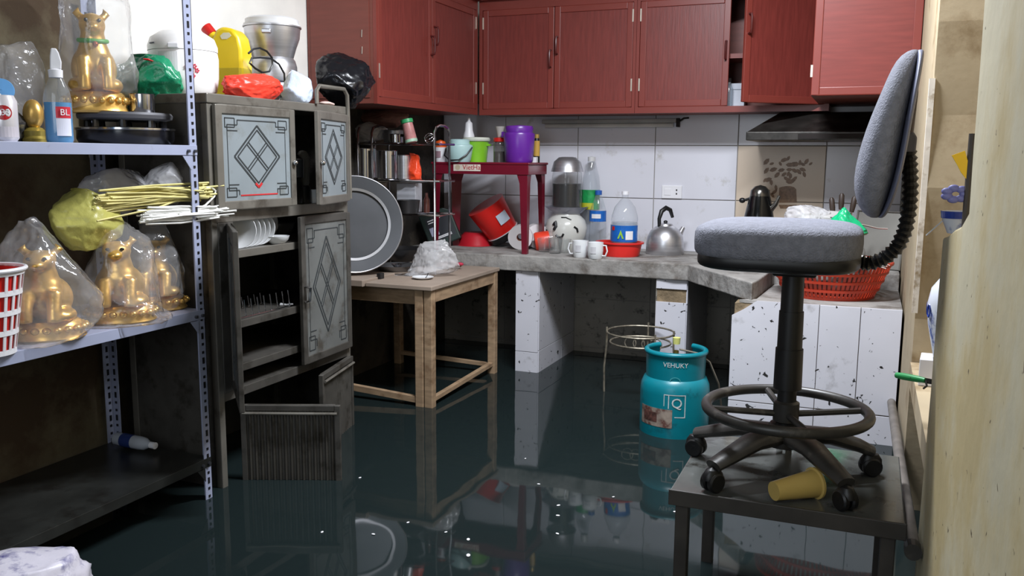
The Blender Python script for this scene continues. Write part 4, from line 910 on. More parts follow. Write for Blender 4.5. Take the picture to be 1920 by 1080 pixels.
# kitchen scale
p = onz(832, 462, CT)
t = thing('kitchen_scale', 'dark green kitchen scale with a printed label tipped on the worktop', 'scale', (p.x, p.y+.05, CT+.012), rot=(R_(-6), R_(-22), R_(22)))
mdg = mat('dark_green_enamel', S(30, 46, 42), .4, var=.15)
obj('scale_body', MB().prism([(-.085, 0), (.085, 0), (.085, .16), (.05, .185), (-.085, .185)], -.05, .05, axis='y'), mdg, t, bevel=.006)
t.scale = (1.2, 1.2, 1.2)
obj('label_plate', MB().box(-.06, .07, -.0512, -.05, .03, .155), mat('black_label', S(40, 42, 48), .4), t)
for z, x0, x1 in ((.14, -.05, .02), (.128, -.05, .0), (.045, -.05, .05), (.038, -.05, .05)): obj('printed_line', MB().box(x0, x1, -.0518, -.0512, z, z+.005), m_whitep, t)
obj('white_label', MB().box(-.055, -.012, -.052, -.0512, .06, .105), mat('lilac_label', S(176, 180, 206), .5), t)
# basins under the red table
p = onz(878, 462, CT)
o = obj('red_basin', MB().lathe([(.001, .085), (.07, .083), (.095, .06), (.115, .008), (.122, 0), (.118, 0), (.09, .056), (.001, .078)], 36), mat('crimson_plastic', S(178, 30, 42), .35), None, (p.x, p.y+.11, CT), smooth=True); tag(o, 'red plastic basin turned upside down under the plastic table', 'basin')
p = onz(870, 455, CT)
o = obj('green_plastic_bowl', MB().lathe([(.001, 0), (.05, 0), (.085, .09), (.088, .12), (.084, .12), (.05, .01), (.001, .008)], 28), mat('deep_green_plastic', S(28, 84, 66), .35), None, (p.x-.01, p.y+.33, CT), smooth=True); tag(o, 'dark green plastic bowl behind the tipped red bucket', 'bowl')
# maroon plastic table
RY0 = 4.76
pr_ = gx(985, RY0, CT); kz = mpp(pr_); rtz = ony(985, 305, RY0).z
RW, RDp = .62, .30
rt = thing('plastic_table', 'maroon plastic table standing on the worktop with a maker sticker', 'table', (pr_.x+.012, RY0-.01, CT))
mm = mat('maroon_plastic', S(108, 18, 38), .3, var=.06)
hT = rtz-CT
obj('tabletop', MB().box(-RW, .015, -.01, RDp+.015, hT-.014, hT), mm, rt, bevel=.005)
obj('apron', MB().box(-RW+.01, .008, -.006, .006, hT-.07, hT-.014), mm, rt, bevel=.002)
obj('apron', MB().box(-.004, .008, .006, RDp, hT-.07, hT-.014), mm, rt, bevel=.002)
obj('apron', MB().box(-RW+.01, .008, RDp-.006, RDp+.006, hT-.07, hT-.014), mm, rt, bevel=.002)
for x, y in ((0, 0), (-RW+.01, 0), (0, RDp), (-RW+.01, RDp)):
    sx = -1 if x == 0 else 1; sy = 1 if y == 0 else -1
    mb = MB()
    a_, b_ = (.085, .032)
    mb.add([(x, y, hT-.014), (x+sx*a_, y, hT-.014), (x, y+sy*a_, hT-.014), (x, y, 0), (x+sx*b_, y, 0), (x, y+sy*b_, 0), (x+sx*.05, y, hT-.12), (x, y+sy*.05, hT-.12), (x, y, hT-.12)],
           [(0, 1, 6, 8), (8, 6, 4, 3), (0, 8, 7, 2), (8, 3, 5, 7), (0, 2, 1), (3, 4, 5), (1, 2, 7, 6), (6, 7, 5, 4)])
    obj('leg', mb, mm, rt, bevel=.002)
stx = gx(875, RY0-.02, rtz-.03).x-(pr_.x+.012)
sk_ = obj('maker_sticker', MB().box(stx-.088, stx+.088, -.0078, -.0062, hT-.052, hT-.008), mat('sticker_cream', S(220, 208, 196), .5), rt, label='cream maker sticker')
text('sticker_word', 'VietHa', .042, mat('sticker_red_ink', S(176, 40, 50), .5), sk_, (stx+.03, -.0082, hT-.031), (PI/2, 0, 0))
obj('sticker_emblem', MB().lathe([(.001, -.0004), (.016, -.0004), (.016, .0004), (.001, .0004)], 16), mat('emblem_grey', S(190, 176, 150), .5), sk_, (stx-.06, -.0082, hT-.031), (PI/2, 0, 0))
# ---- on the plastic table
def RT(px, Y=4.86): return gx(px, Y, rtz)
k = mpp(RT(900))
p = RT(826, 4.80); t = thing('printed_cup', 'white printed cup with orange lid at the left end of the plastic table', 'cup', p)
obj('cup_body', MB().lathe([(.001, 0), (9*k, 0), (11*k, 27*k), (10*k, 27*k), (.001, 20*k)], 24), m_whitep, t, smooth=True); obj('cup_print', patch(10.2*k, -.6, .5, 8*k, 20*k, 6, .001), mat('print_mauve', S(150, 120, 130), .5), t)
obj('orange_lid', MB().lathe([(11*k, 27*k), (11.5*k, 29*k), (9*k, 38*k), (.001, 41*k)], 24), mat('orange_plastic', S(226, 92, 32), .4), t, smooth=True)
p = RT(862, 4.80); t = thing('mint_pail', 'pale mint lidded pail with black handle on the plastic table', 'pail', p)
mmint = mat('mint_plastic', S(176, 208, 208), .35, var=.03)
obj('pail_body', MB().lathe([(.001, 0), (19*k, 0), (21*k, 4*k), (25*k, 27*k), (24*k, 31*k)], 36), mmint, t, smooth=True)
obj('lid', MB().lathe([(24*k, 31*k), (19*k, 33*k), (18.5*k, 40*k), (16*k, 42*k), (.001, 42*k)], 36), mmint, t, smooth=True)
obj('bail_handle', MB().tube([(-27*k, -3*k, 25*k), (-22*k, -20*k, 12*k), (-8*k, -26*k, 3*k), (10*k, -25*k, 4*k), (22*k, -16*k, 14*k), (27*k, -3*k, 27*k)], 1.4*k, 6), m_black, t, smooth=True)
p = RT(893, 4.93); t = thing('lime_pot', 'lime green plastic pot with white lid behind the mint pail', 'pot', p)
obj('pot_body', MB().lathe([(.001, 0), (20*k, 0), (24*k, 38*k), (22*k, 40*k)], 32), mat('lime_plastic', S(126, 190, 44), .35), t, smooth=True); obj('lid', MB().lathe([(26*k, 39*k), (27*k, 42*k), (25*k, 46*k), (.001, 47*k)], 32), mat('lid_cream', S(206, 210, 196), .4), t, smooth=True)
obj('side_grip', MB().box(20*k, 30*k, -4*k, 4*k, 30*k, 34*k), MATS['lime_plastic'], t, bevel=.002)
p = RT(879, 5.0); t = thing('white_bottle', 'white bottle standing behind the mint pail and lime pot', 'bottle', p)
obj('bottle_body', MB().lathe([(.001, 0), (11*k, 0), (11*k, 50*k), (8*k, 60*k), (7*k, 74*k), (.001, 75*k)], 24), m_whitep, t, smooth=True); obj('nozzle', MB().lathe([(7*k, 74*k), (3*k, 78*k), (2.5*k, 84*k), (.001, 84*k)], 14), m_whitep, t)
p = RT(937, 4.90); t = thing('glass_jar', 'glass jar with red lid left of the purple bucket', 'jar', p)
obj('jar_body', MB().lathe([(.001, 0), (12*k, 0), (12*k, 34*k), (10*k, 38*k)], 24), film('smoky_glass', S(120, 116, 112), .35), t, smooth=True); obj('lid', MB().lathe([(12*k, 38*k), (12.5*k, 45*k), (.001, 46*k)], 24), m_redp, t, smooth=True)
obj('jar_contents', MB().lathe([(.001, .5*k), (11*k, .5*k), (11*k, 20*k), (.001, 20*k)], 20), mat('dark_spice', S(70, 60, 56), .8), t)
p2 = Vector((p.x, p.y, rtz+46*k)); o = obj('white_paper_cone', MB().lathe([(.001, 0), (4*k, 0), (9*k, 20*k), (8*k, 20*k), (.001, 2*k)], 14), mat('grey_paper', S(176, 172, 166), .7), None, p2, smooth=True); tag(o, 'grey paper cone standing on the red jar lid', 'paper')
p = RT(973, 4.86); t = thing('purple_bucket', 'purple lidded bucket at the right end of the plastic table', 'bucket', p)
mpu = mat('purple_plastic', S(100, 40, 150), .3, var=.05)
obj('bucket_body', MB().lathe([(.001, 0), (24*k, 0), (26*k, 3*k), (29*k, 50*k), (28*k, 53*k)], 40), mpu, t, smooth=True)
obj('lid', MB().lathe([(28*k, 51*k), (25*k, 54*k), (26*k, 62*k), (24*k, 66*k), (.001, 68*k)], 40), mpu, t, smooth=True)
obj('side_lug', MB().box(-34*k, -26*k, -4*k, 4*k, 46*k, 56*k), mpu, t, bevel=.003)
p = RT(1006, 4.98); t = thing('gold_sauce_bottle', 'small gold labelled sauce bottle right of the purple bucket', 'bottle', p)
obj('bottle_body', MB().lathe([(.001, 0), (6*k, 0), (6*k, 36*k), (4*k, 46*k)], 18), m_black, t, smooth=True); obj('label', patch(6*k, -1.4, 1.4, 12*k, 40*k, 8, .001), mat('gold_label', S(190, 150, 70), .4), t); obj('cap', MB().lathe([(4.5*k, 45*k), (4.5*k, 52*k), (.001, 52*k)], 14), mat('gold_cap', S(180, 150, 80), .4, .4), t)
p = RT(1002, 4.93); o = obj('small_white_box', MB().box(-5*k, 5*k, -.015, .015, 0, 10*k), m_whitep, None, p, bevel=.001); tag(o, 'tiny white box at the right front corner of the plastic table', 'box')
# ---- under the plastic table
p = onz(945, 466, CT); k = mpp(p)
dz_ = Vector((-.42, -.35, .82)).normalized()
t = thing('red_bucket', 'red bucket with black foot tipped over under the plastic table', 'bucket', (p.x-.05, p.y+.16, CT+.055), rot=dz_.to_track_quat('Z', 'Y').to_euler()); t.scale = (1.12, 1.12, 1.12)
obj('bucket_body', MB().lathe([(.001, .02), (.085, .02), (.09, .03), (.112, .225), (.108, .225), (.001, .222)], 44), mat('bright_red_plastic', S(216, 30, 24), .32, var=.04), t, smooth=True)
obj('black_foot', MB().lathe([(.001, 0), (.085, 0), (.092, .006), (.096, .04), (.0905, .04), (.09, .02), (.001, .02)], 44), m_black, t, smooth=True)
obj('white_ring', MB().lathe([(.0955, .04), (.0965, .04), (.0965, .044), (.092, .044)], 44), m_whitep, t)
lb = obj('paper_label', patch(.1075, .35, 1.0, .10, .16, 8, .0015), mat('label_pale_blue', S(196, 210, 226), .5), t); dl = t.rotation_euler.to_matrix().inverted() @ (EYE-Vector(t.location)); lb.rotation_euler = (0, 0, math.atan2(dl.y, dl.x)+PI/2-.25)
p = onz(966, 468, CT); k = mpp(p); rr2 = 23*k
t = thing('paper_roll', 'white toilet paper roll lying on its side behind the maroon table leg', 'paper roll', (p.x+.012, p.y+.06, CT+rr2), rot=(R_(90), 0, R_(18)))
obj('paper', MB().lathe([(rr2*.3, -.05), (rr2, -.05), (rr2, .05), (rr2*.3, .05), (rr2*.3, -.05)], 40), mat('tissue', S(224, 220, 222), .9, var=.02), t, smooth=True); obj('core', MB().lathe([(rr2*.26, -.048), (rr2*.3, -.048), (rr2*.3, .048), (rr2*.26, .048), (rr2*.26, -.048)], 28), mat('brown_card', S(140, 84, 62), .8), t)
p = onz(1008, 468, CT)
t = thing('paper_roll', 'white paper roll right of the maroon table leg', 'paper roll', (p.x-.045, p.y+.10, CT+rr2), rot=(R_(90), 0, R_(30)))
obj('paper', MB().lathe([(rr2*.3, -.05), (rr2, -.05), (rr2, .05), (rr2*.3, .05), (rr2*.3, -.05)], 40), MATS['tissue'], t, smooth=True)
p = onz(1018, 470, CT); k = mpp(p)
t = thing('orange_jar', 'orange red plastic jar lying beside the glass cups', 'jar', (p.x-.01, p.y+.03, CT+18*k), rot=(0, R_(80), R_(25)))
obj('jar_body', MB().lathe([(.001, -16*k), (16*k, -16*k), (18*k, -12*k), (17*k, 12*k), (.001, 12*k)], 28), mat('orange_red_plastic', S(226, 66, 44), .35), t, smooth=True); obj('cap', MB().lathe([(15*k, 12*k), (15*k, 18*k), (.001, 18*k)], 24), film('clear_cap', S(230, 215, 210), .4), t, smooth=True)
for i, (px, py, r, h, lab) in enumerate(((1020, 472, 13, 26, 'clear drinking glass nearest to the orange jar'), (1041, 475, 14, 30, 'clear drinking glass in the middle of the glass group'), (1058, 474, 13, 26, 'clear drinking glass beside the white mugs'), (1036, 464, 13, 34, 'tall clear glass at the back of the glass group'))):
    p = onz(px, py, CT); kk = mpp(p)
    o = obj('drinking_glass', MB().lathe([(.001, 0), (r*.75*kk, 0), (r*kk, h*kk), (r*kk-.002, h*kk), (r*.7*kk, 3*kk), (.001, 3*kk)], 24), m_glass, None, p, smooth=True); tag(o, lab, 'glass', 'drinking glasses on the worktop')
# white mugs
def mug(px, py, lab, side, hp=31, wp=15):
    p = onz(px, py, CT); kk = mpp(p); r, h = wp*kk, hp*kk
    t = thing('white_mug', lab, 'mug', p, 0, 'white mugs on the worktop')
    obj('mug_body', MB().lathe([(.001, 0), (r*.8, 0), (r*.86, .003), (r, h*.5), (r, h), (r-.004, h), (r-.005, h*.5), (r*.78, .006), (.001, .006)], 32), m_plate, t, smooth=True)
    obj('handle', MB().tube([(side*(r-.002), 0, h*.82), (side*(r+.018), -.004, h*.82), (side*(r+.026), -.006, h*.5), (side*(r+.015), -.004, h*.2), (side*(r*.9-.002), 0, h*.2)], .0045, 8), m_plate, t, smooth=True)
    obj('grey_print', patch(r, -.35, .35, h*.35, h*.75, 6, .0006), mat('mug_print', S(196, 196, 200), .4), t)
mug(1088, 482, 'white mug with its handle to the left, beside the glasses', -1); mug(1116, 485, 'white mug with its handle to the right, before the red basin', 1)
# red basin with big bottle
p = onz(1157, 481, CT); k = mpp(p)
o = obj('red_tub', MB().lathe([(.001, 0), (36*k, 0), (38*k, 3*k), (42*k, 23*k), (46*k, 24*k), (46*k, 27*k), (41*k, 27*k), (36*k, 4*k), (.001, 3*k)], 40, sy=.8), mat('tub_red', S(214, 40, 34), .35), None, (p.x, p.y+.05, CT), smooth=True); tag(o, 'shallow red plastic tub holding the large water bottle', 'tub')
bz = CT+3.2*k; bp_ = Vector((p.x+8*k, p.y+.055, bz)); k = mpp(bp_)
t = thing('large_water_bottle', 'large clear water bottle with blue label standing in the red tub', 'bottle', bp_)
prf = [(.001, 0), (22*k, 0), (25*k, 3*k)]+[(25*k-(1.0*k if i % 2 else 0), (6+i*5)*k) for i in range(13)]+[(24*k, 72*k), (19*k, 88*k), (10*k, 100*k), (6*k, 104*k), (6*k, 112*k)]
obj('bottle_body', MB().lathe(prf, 36), m_pet, t, smooth=True); obj('water', MB().lathe([(.001, .5*k), (21*k, .5*k), (23.4*k, 4*k), (23.4*k, 60*k), (.001, 60*k)], 32), m_water, t, smooth=True)
obj('cap', MB().lathe([(6.5*k, 111*k), (6.5*k, 117*k), (.001, 118*k)], 18), m_whitep, t, smooth=True)
mlb = mat('bottle_blue_label', S(22, 96, 180), .35, var=.1, vscale=30)
lb = obj('blue_label', patch(25.4*k, -1.5, 1.5, 25*k, 55*k, 18, .001), mlb, t)
obj('green_mark', MB().prism([(-6*k, 31*k), (0, 47*k), (6*k, 31*k), (3*k, 31*k), (0, 39*k), (-3*k, 31*k)], -26.6*k, -26*k, axis='y'), mat('lime_mark', S(150, 200, 60), .4), lb)
obj('white_mark', patch(26.2*k, .35, .9, 29*k, 45*k, 5, .0005), m_whitep, lb); obj('red_mark', patch(26.2*k, -.75, -.5, 46*k, 53*k, 4, .0005), m_redp, lb)
# small bottle with blue label
p = gx(1120, 5.24, CT); k = mpp(p)
t = thing('water_bottle', 'slim clear water bottle with blue cap behind the red tub', 'bottle', p)
prf = [(.001, 0), (14*k, 0), (16*k, 3*k)]+[(16*k-(.8*k if i % 2 else 0), (6+i*4)*k) for i in range(9)]+[(15.5*k, 50*k), (15*k, 72*k), (10*k, 88*k), (6*k, 98*k), (5.5*k, 102*k)]
obj('bottle_body', MB().lathe(prf, 32), m_pet, t, smooth=True); obj('cap', MB().lathe([(6.5*k, 101*k), (6.5*k, 109*k), (.001, 110*k)], 18), mat('blue_cap', S(40, 90, 170), .35), t, smooth=True)
obj('blue_label', patch(15.8*k, -1.5, 1.5, 52*k, 72*k, 14, .001), mlb, t); obj('white_mark', patch(16.4*k, -.5, .6, 58*k, 66*k, 6, .0006), m_whitep, t)
# ceramic brazier + plate + jar
p = gx(1061, 5.17, CT); k = mpp(p)
t = thing('ceramic_pot', 'round white ceramic pot with black scroll painting on the worktop', 'pot', p)
obj('pot_body', MB().lathe([(.001, 0), (24*k, 0), (27*k, 4*k), (37*k, 26*k), (39*k, 40*k), (35*k, 54*k), (26*k, 63*k), (25*k, 67*k), (22*k, 67*k), (.001, 62*k)], 44), mat('cream_glaze', S(206, 206, 200), .2, var=.05), t, smooth=True)
mk = MB()
for pts, w_ in (([(-.35, 46), (-.25, 52), (-.18, 44), (-.28, 38)], 3.0), ([(-.2, 28), (-.05, 24), (.12, 25), (.2, 31)], 2.0), ([(-.9, 36), (-.75, 30), (-.85, 22), (-.6, 18)], 1.6), ([(-1.0, 26), (-.8, 20), (-.6, 26), (-.5, 20)], 1.4), ([(.7, 44), (.85, 40), (.9, 34)], 2), ([(.6, 56), (.3, 60), (0, 60)], 1.4)):
    def surf(a, z):
        zz = z; prof_ = [(0, 24), (4, 27), (26, 37), (40, 39), (54, 35), (63, 26)]
        for (z0, r0), (z1, r1) in zip(prof_, prof_[1:]):
            if z0 <= zz <= z1: rr_ = r0+(r1-r0)*(zz-z0)/(z1-z0); break
        else: rr_ = 26
        return ((rr_+.3)*k*math.sin(a), -(rr_+.3)*k*math.cos(a), zz*k)
    dense = []
    for (a0, z0), (a1, z1) in zip(pts, pts[1:]):
        for q in range(4): dense.append(surf(a0+(a1-a0)*q/4, z0+(z1-z0)*q/4))
    dense.append(surf(*pts[-1])); mk.tube(dense, w_*k, 6)
obj('scroll_painting', mk, m_black, t, smooth=True, kind='stuff')
pz_ = CT+67*k; t2 = thing('glass_plate', 'wide glass plate between the ceramic pot and the dark jar', 'plate', (p.x, p.y, pz_))
obj('dish', MB().lathe([(.001, 0), (28*k, 0), (40*k, 11*k), (41*k, 12*k), (39*k, 12*k), (27*k, 2*k), (.001, 2*k)], 40), film('grey_glass', S(196, 200, 214), .5), t2, smooth=True)
jz = pz_+2*k; t3 = thing('pickle_jar', 'big glass jar of dark pickling liquid under a steel bowl', 'jar', (p.x, p.y, jz))
prf = [(.001, 0), (27*k, 0)]+[(28*k-(.9*k if i % 2 else 0), (2+i*6)*k) for i in range(11)]+[(27*k, 70*k), (26*k, 78*k)]
obj('jar_body', MB().lathe(prf, 36), m_glass, t3, smooth=True); obj('dark_liquid', MB().lathe([(.001, 1*k), (26*k, 1*k), (26.8*k, 52*k), (.001, 52*k)], 32), mat('dark_pickle', S(16, 13, 11), .25, var=.4, vscale=18), t3, smooth=True, label='dark liquid')
o = obj('steel_bowl', MB().lathe([(30*k, 0), (29*k, 4*k), (25*k, 18*k), (16*k, 26*k), (10*k, 27*k), (.001, 27*k), (.001, 25*k), (15*k, 24*k), (27*k, 4*k), (28*k, 0), (30*k, 0)], 40), m_alu, None, (p.x, p.y, jz+74*k), smooth=True); tag(o, 'shiny steel bowl upside down on the dark pickle jar', 'bowl')
# green label bottle
p = gx(1106, 5.30, CT); k = mpp(p)
t = thing('soda_bottle', 'tall clear bottle with green label behind the pickle jar', 'bottle', p)
obj('bottle_body', MB().lathe([(.001, 0), (15*k, 0), (17*k, 4*k), (17*k, 110*k), (15*k, 130*k), (8*k, 156*k), (6*k, 162*k)], 30), m_pet, t, smooth=True)
obj('cap', MB().lathe([(7*k, 160*k), (7*k, 168*k), (.001, 169*k)], 18), mat('cap_grey', S(200, 200, 200), .3), t, smooth=True)
lb = obj('green_label', patch(17*k, -1.5, 1.5, 72*k, 108*k, 14, .001), mat('soda_green', S(36, 150, 80), .35, var=.2, vscale=30), t); obj('yellow_mark', patch(17.6*k, -1.2, .6, 72*k, 84*k, 8, .0006), mat('soda_yellow', S(190, 190, 50), .4), lb)
# kettle
p = onz(1246, 478, CT); k = mpp(p); p.y += .06; p = gx(1246, p.y, CT); k = mpp(p)
t = thing('aluminium_kettle', 'dull aluminium stovetop kettle with black handle on the worktop', 'kettle', p, R_(50))
obj('kettle_body', MB().lathe([(.001, 0), (34*k, 0), (35*k, 2*k), (35*k, 20*k), (33*k, 32*k), (27*k, 44*k), (18*k, 51*k), (14*k, 53*k)], 44), m_alu, t, smooth=True)
obj('lid', MB().lathe([(15*k, 52*k), (13*k, 56*k), (5*k, 58*k), (.001, 58*k)], 30), m_alu, t, smooth=True); obj('lid_knob', MB().ball((0, 0, 60*k), (4*k, 4*k, 3*k), 12, 8), m_black, t, smooth=2)
obj('handle', MB().tube([(-14*k, 0, 52*k), (-15*k, 0, 66*k), (-10*k, 0, 80*k), (0, 0, 86*k), (10*k, 0, 82*k), (16*k, 0, 68*k)], [3.5*k, 3.5*k, 4.5*k, 4.5*k, 4*k, 3*k], 10), m_black, t, smooth=True)
obj('spout', MB().tube([(30*k, 0, 30*k), (38*k, 0, 42*k), (42*k, 0, 48*k)], [7*k, 5*k, 4*k], 12), m_alu, t, smooth=True)
# black thermos jug
p = gx(1419, 5.02, CT); k = mpp(p)
t = thing('black_jug', 'glossy black tapered jug behind the chair seat', 'jug', p)
obj('jug_body', MB().lathe([(.001, 0), (34*k, 0), (35*k, 4*k), (17*k, 88*k), (15*k, 95*k)], 40), mat('gloss_black', S(14, 15, 16), .12), t, smooth=True)
obj('lid', MB().lathe([(15*k, 95*k), (14*k, 103*k), (8*k, 109*k), (.001, 111*k)], 32), mat('dark_chrome', S(110, 108, 104), .2, .9), t, smooth=True)
obj('spout', MB().tube([(17*k, -4*k, 76*k), (24*k, -6*k, 84*k), (29*k, -6*k, 96*k)], [5*k, 3.5*k, 2.5*k], 10), MATS['dark_chrome'], t, smooth=True); obj('button', MB().ball((-26*k, 0, 88*k), (5*k, 4*k, 4*k), 10, 8), m_black, t, smooth=2); obj('button_arm', MB().tube([(-24*k, 0, 88*k), (-13*k, 0, 92*k)], 2*k, 6), m_black, t)
t.scale = (1.22, 1.22, 1.27)

# ---------------------------------------------------------------- gas cylinder
m_teal = mat('teal_gas_paint', S(0, 118, 132), .35, var=.08, vscale=7, dirt=S(12, 70, 82), dscale=8, damt=.36)
q = onz(1262, 824, WZ); rg = 66*mpp(q); gd = Vector((q.x, q.y, 0)).normalized(); gc = Vector((q.x, q.y, 0))+gd*rg; k = mpp((gc.x, gc.y, .4))
g = thing('gas_cylinder', 'teal gas cylinder with white printed labels standing in the flood water', 'gas cylinder', gc, math.atan2(gd.y, gd.x)-PI/2)
zs0 = .455
obj('foot_ring', MB().lathe([(rg*.8, 0), (rg*.82, 0), (rg*.82, .05), (rg*.8, .05)], 40), m_teal, g)
obj('tank', MB().lathe([(.001, .03), (rg*.7, .035), (rg*.95, .07), (rg, .11), (rg, zs0-.06), (rg*.98, zs0-.03), (rg*.9, zs0), (rg*.7, zs0+.02), (.001, zs0+.03)], 56), m_teal, g, smooth=True)
rc = 54*k
def awall(r0, r1, z0, z1, a0, a1, n=40, th=.004):
    return MB().lathe([(r0, z0), (r1, z1), (r1-th, z1), (r0-th, z0), (r0, z0)], n, a0=a0, a1=a1)
zt = ony(1262, 668, gc.y-rc).z
obj('collar', awall(rc*1.0, rc*1.01, zs0-.012, zt-.075, 0, 2*PI, 48), m_teal, g, smooth=True)
obj('collar_shield', awall(rc*1.01, rc*1.02, zt-.076, zt, R_(125), R_(415), 44), m_teal, g, smooth=True)
obj('rim', MB().tube([(rc*math.cos(a), rc*math.sin(a), zt) for a in [R_(125)+R_(290)*i/44 for i in range(45)]], .0125, 10), m_teal, g, smooth=True)
obj('weld_seam', MB().lathe([(rc*1.005, zs0-.01), (rc*1.03, zs0-.006), (rc*1.005, zs0+.004)], 48), m_black, g)
obj('valve_stem', MB().lathe([(.001, 0), (.02, 0), (.016, .06), (.012, .07), (.012, .1)], 16, (0, .0, zs0+.02)), mat('brass', S(150, 130, 70), .35, .8), g, smooth=True)
obj('valve_cap', MB().lathe([(.016, .1), (.018, .13), (.001, .132)], 14, (0, .03, zs0+.045)), mat('pale_yellow_plastic', S(206, 206, 120), .4), g)
m_wink = mat('white_paint_print', S(200, 206, 206), .45, var=.15, vscale=40)
txt = text('stencil_word', 'VEHUKY', .030, m_wink, g, (0, 0, 0), (PI/2, 0, 0), bend=rc*1.02)
txt.location = (0, -rc*1.025, zt-.043)
em = MB(); n = 24
for i in range(n):
    a = 2*PI*i/n; b = 2*PI*(i+1)/n; R1, R2 = .024, .020
    def cp(u, v): A = u/rc; return (rc*1.025*math.sin(A), -rc*1.025*math.cos(A), zt-.115+v)
    em.add([cp(R1*math.cos(a), R1*.8*math.sin(a)), cp(R1*math.cos(b), R1*.8*math.sin(b)), cp(R2*math.cos(b), R2*.8*math.sin(b)), cp(R2*math.cos(a), R2*.8*math.sin(a))], [(0, 1, 2, 3)])
obj('embossed_ring', em, mat('pale_teal_print', S(70, 160, 166), .4), g)
# square Q mark and paper label on the tank
sq = MB()
def sp(u, z): A = u/rg; return (rg*1.004*math.sin(A), -rg*1.004*math.cos(A), z)
def band(u0, u1, z0, z1, n=5):
    vs, fs = [], []
    for i in range(n+1):
        u = u0+(u1-u0)*i/n; vs += [sp(u, z0), sp(u, z1)]
    for i in range(n): fs.append((2*i, 2*i+2, 2*i+3, 2*i+1))
    sq.add(vs, fs)
U0, U1, Z0, Z1 = -.028, .05, zs0-.155, zs0-.05
for b_ in ((U0, U1, Z1-.004, Z1), (U0, U0+.004, Z0+.04, Z1), (U1-.004, U1, Z0, Z1), (U0+.03, U1, Z0, Z0+.004), (U0-.02, U0, Z1-.004, Z1), (U0-.02, U0-.017, Z0+.05, Z1)): band(*b_)
obj('square_mark', sq, m_wink, g, kind='stuff')
txt = text('letter_mark', 'Q', .062, m_wink, g, (0, 0, 0), (PI/2, 0, 0), bend=rg*1.004)
txt.rotation_euler = (PI/2, 0, .011/rg); txt.location = (rg*1.006*math.sin(.011/rg), -rg*1.006*math.cos(.011/rg), zs0-.09)
lb = obj('paper_label', patch(rg*1.003, -1.15, -.05, zs0-.205, zs0-.12, 14, .0006), mat('stained_paper', S(150, 136, 124), .7, var=.2, vscale=30, dirt=S(96, 60, 52), dscale=24, damt=.47), g)
obj('label_text', patch(rg*1.007, -1.0, -.5, zs0-.185, zs0-.14, 8, .0006), mat('brown_ink_block', S(92, 58, 50), .7, var=.5, vscale=60), lb)
# gas hose
hs = [Vector((.015, .03, zs0+.12)), Vector((.1, .05, zs0+.1)), Vector((rc*1.15, .06, zs0+.06)), Vector((rc*1.5, .1, zs0-.05)), Vector((rc*1.7, .16, .24)), Vector((rc*1.7, .2, .1))]
obj('gas_hose', MB().tube(hs, .005, 6), mat('grey_hose', S(120, 112, 100), .5), g, smooth=True)

# ---------------------------------------------------------------- wire pot stand behind the cylinder
f0 = onz(1133, 736, WZ); ztp = ony(1143, 622, f0.y).z; kk = mpp(f0); rw = 62*kk
ws = thing('wire_stand', 'rusty wire ring stand on thin legs standing in the water behind the gas cylinder', 'stand', (f0.x+rw*.98, f0.y+.06, 0))
m_wire = mat('rusty_wire', S(150, 142, 126), .45, .5, var=.3, vscale=40)
for z, r_ in ((ztp, rw), (ztp-.055, rw*.9)):
    obj('ring', MB().tube([(r_*math.cos(2*PI*i/36), r_*math.sin(2*PI*i/36), z) for i in range(36)], .005, 6, closed=True), m_wire, ws, smooth=True)
for a in (PI+.2, PI/2, 0, -.9):
    obj('leg', MB().tube([(rw*math.cos(a), rw*math.sin(a), ztp+.02), (rw*1.0*math.cos(a), rw*math.sin(a), ztp-.07), (rw*1.06*math.cos(a), rw*1.06*math.sin(a), ztp-.2), (rw*1.02*math.cos(a), rw*1.02*math.sin(a), 0)], .0055, 6), m_wire, ws, smooth=True)
for i in range(4): obj('curl', MB().tube([(-.02+.045*i+.03*math.cos(2*PI*j/14), -rw*.75, ztp-.035+.03*math.sin(2*PI*j/14)) for j in range(14)], .003, 5, closed=True), m_wire, ws, smooth=True)

# ---------------------------------------------------------------- low table in the water with the swivel chair on it
m_wet = mat('wet_dark_board', S(84, 86, 84), .09, var=.2, vscale=6, dirt=S(40, 38, 34), dscale=8, damt=.4)
m_mudwood = mat('muddy_dark_wood', S(58, 54, 50), .55, var=.25, vscale=10)
LT = .60
lt = thing('low_table', 'wet dark low table in the water under the swivel chair', 'table', (-.145, 2.425, 0))
obj('table_board', MB().box(-.285, .275, -.255, .26, LT-.028, LT), m_wet, lt, bevel=.003)
obj('front_edging', MB().box(-.288, .278, -.262, -.2555, LT-.04, LT+.002), m_mudwood, lt, bevel=.002)
for x in (-.26, .235):
    for y in (-.235, .215): obj('leg', MB().box(x-.012, x+.022, y-.012, y+.022, 0, LT-.028), m_mudwood, lt, bevel=.003)
obj('apron', MB().box(-.25, .24, .22, .235, LT-.08, LT-.028), m_mudwood, lt)
p = onz(1488, 935, LT)
dd = (onz(1532, 922, LT)-onz(1440, 935, LT)).normalized()
t = thing('yellow_cup', 'yellow plastic cup lying on the wet low table under the chair', 'cup', (p.x-dd.x*.06, p.y-dd.y*.06-.01, LT+.031), rot=(dd+Vector((0, 0, .05))).to_track_quat('Z', 'Y').to_euler())
obj('cup_body', MB().lathe([(.001, 0), (.024, 0), (.036, .125), (.034, .125), (.022, .004), (.001, .004)], 32), mat('amber_plastic', S(196, 168, 96), .3, var=.05), t, smooth=True)
obj('rim', MB().lathe([(.0355, .118), (.041, .12), (.041, .126), (.035, .126), (.0355, .118)], 32), MATS['amber_plastic'], t, smooth=True)

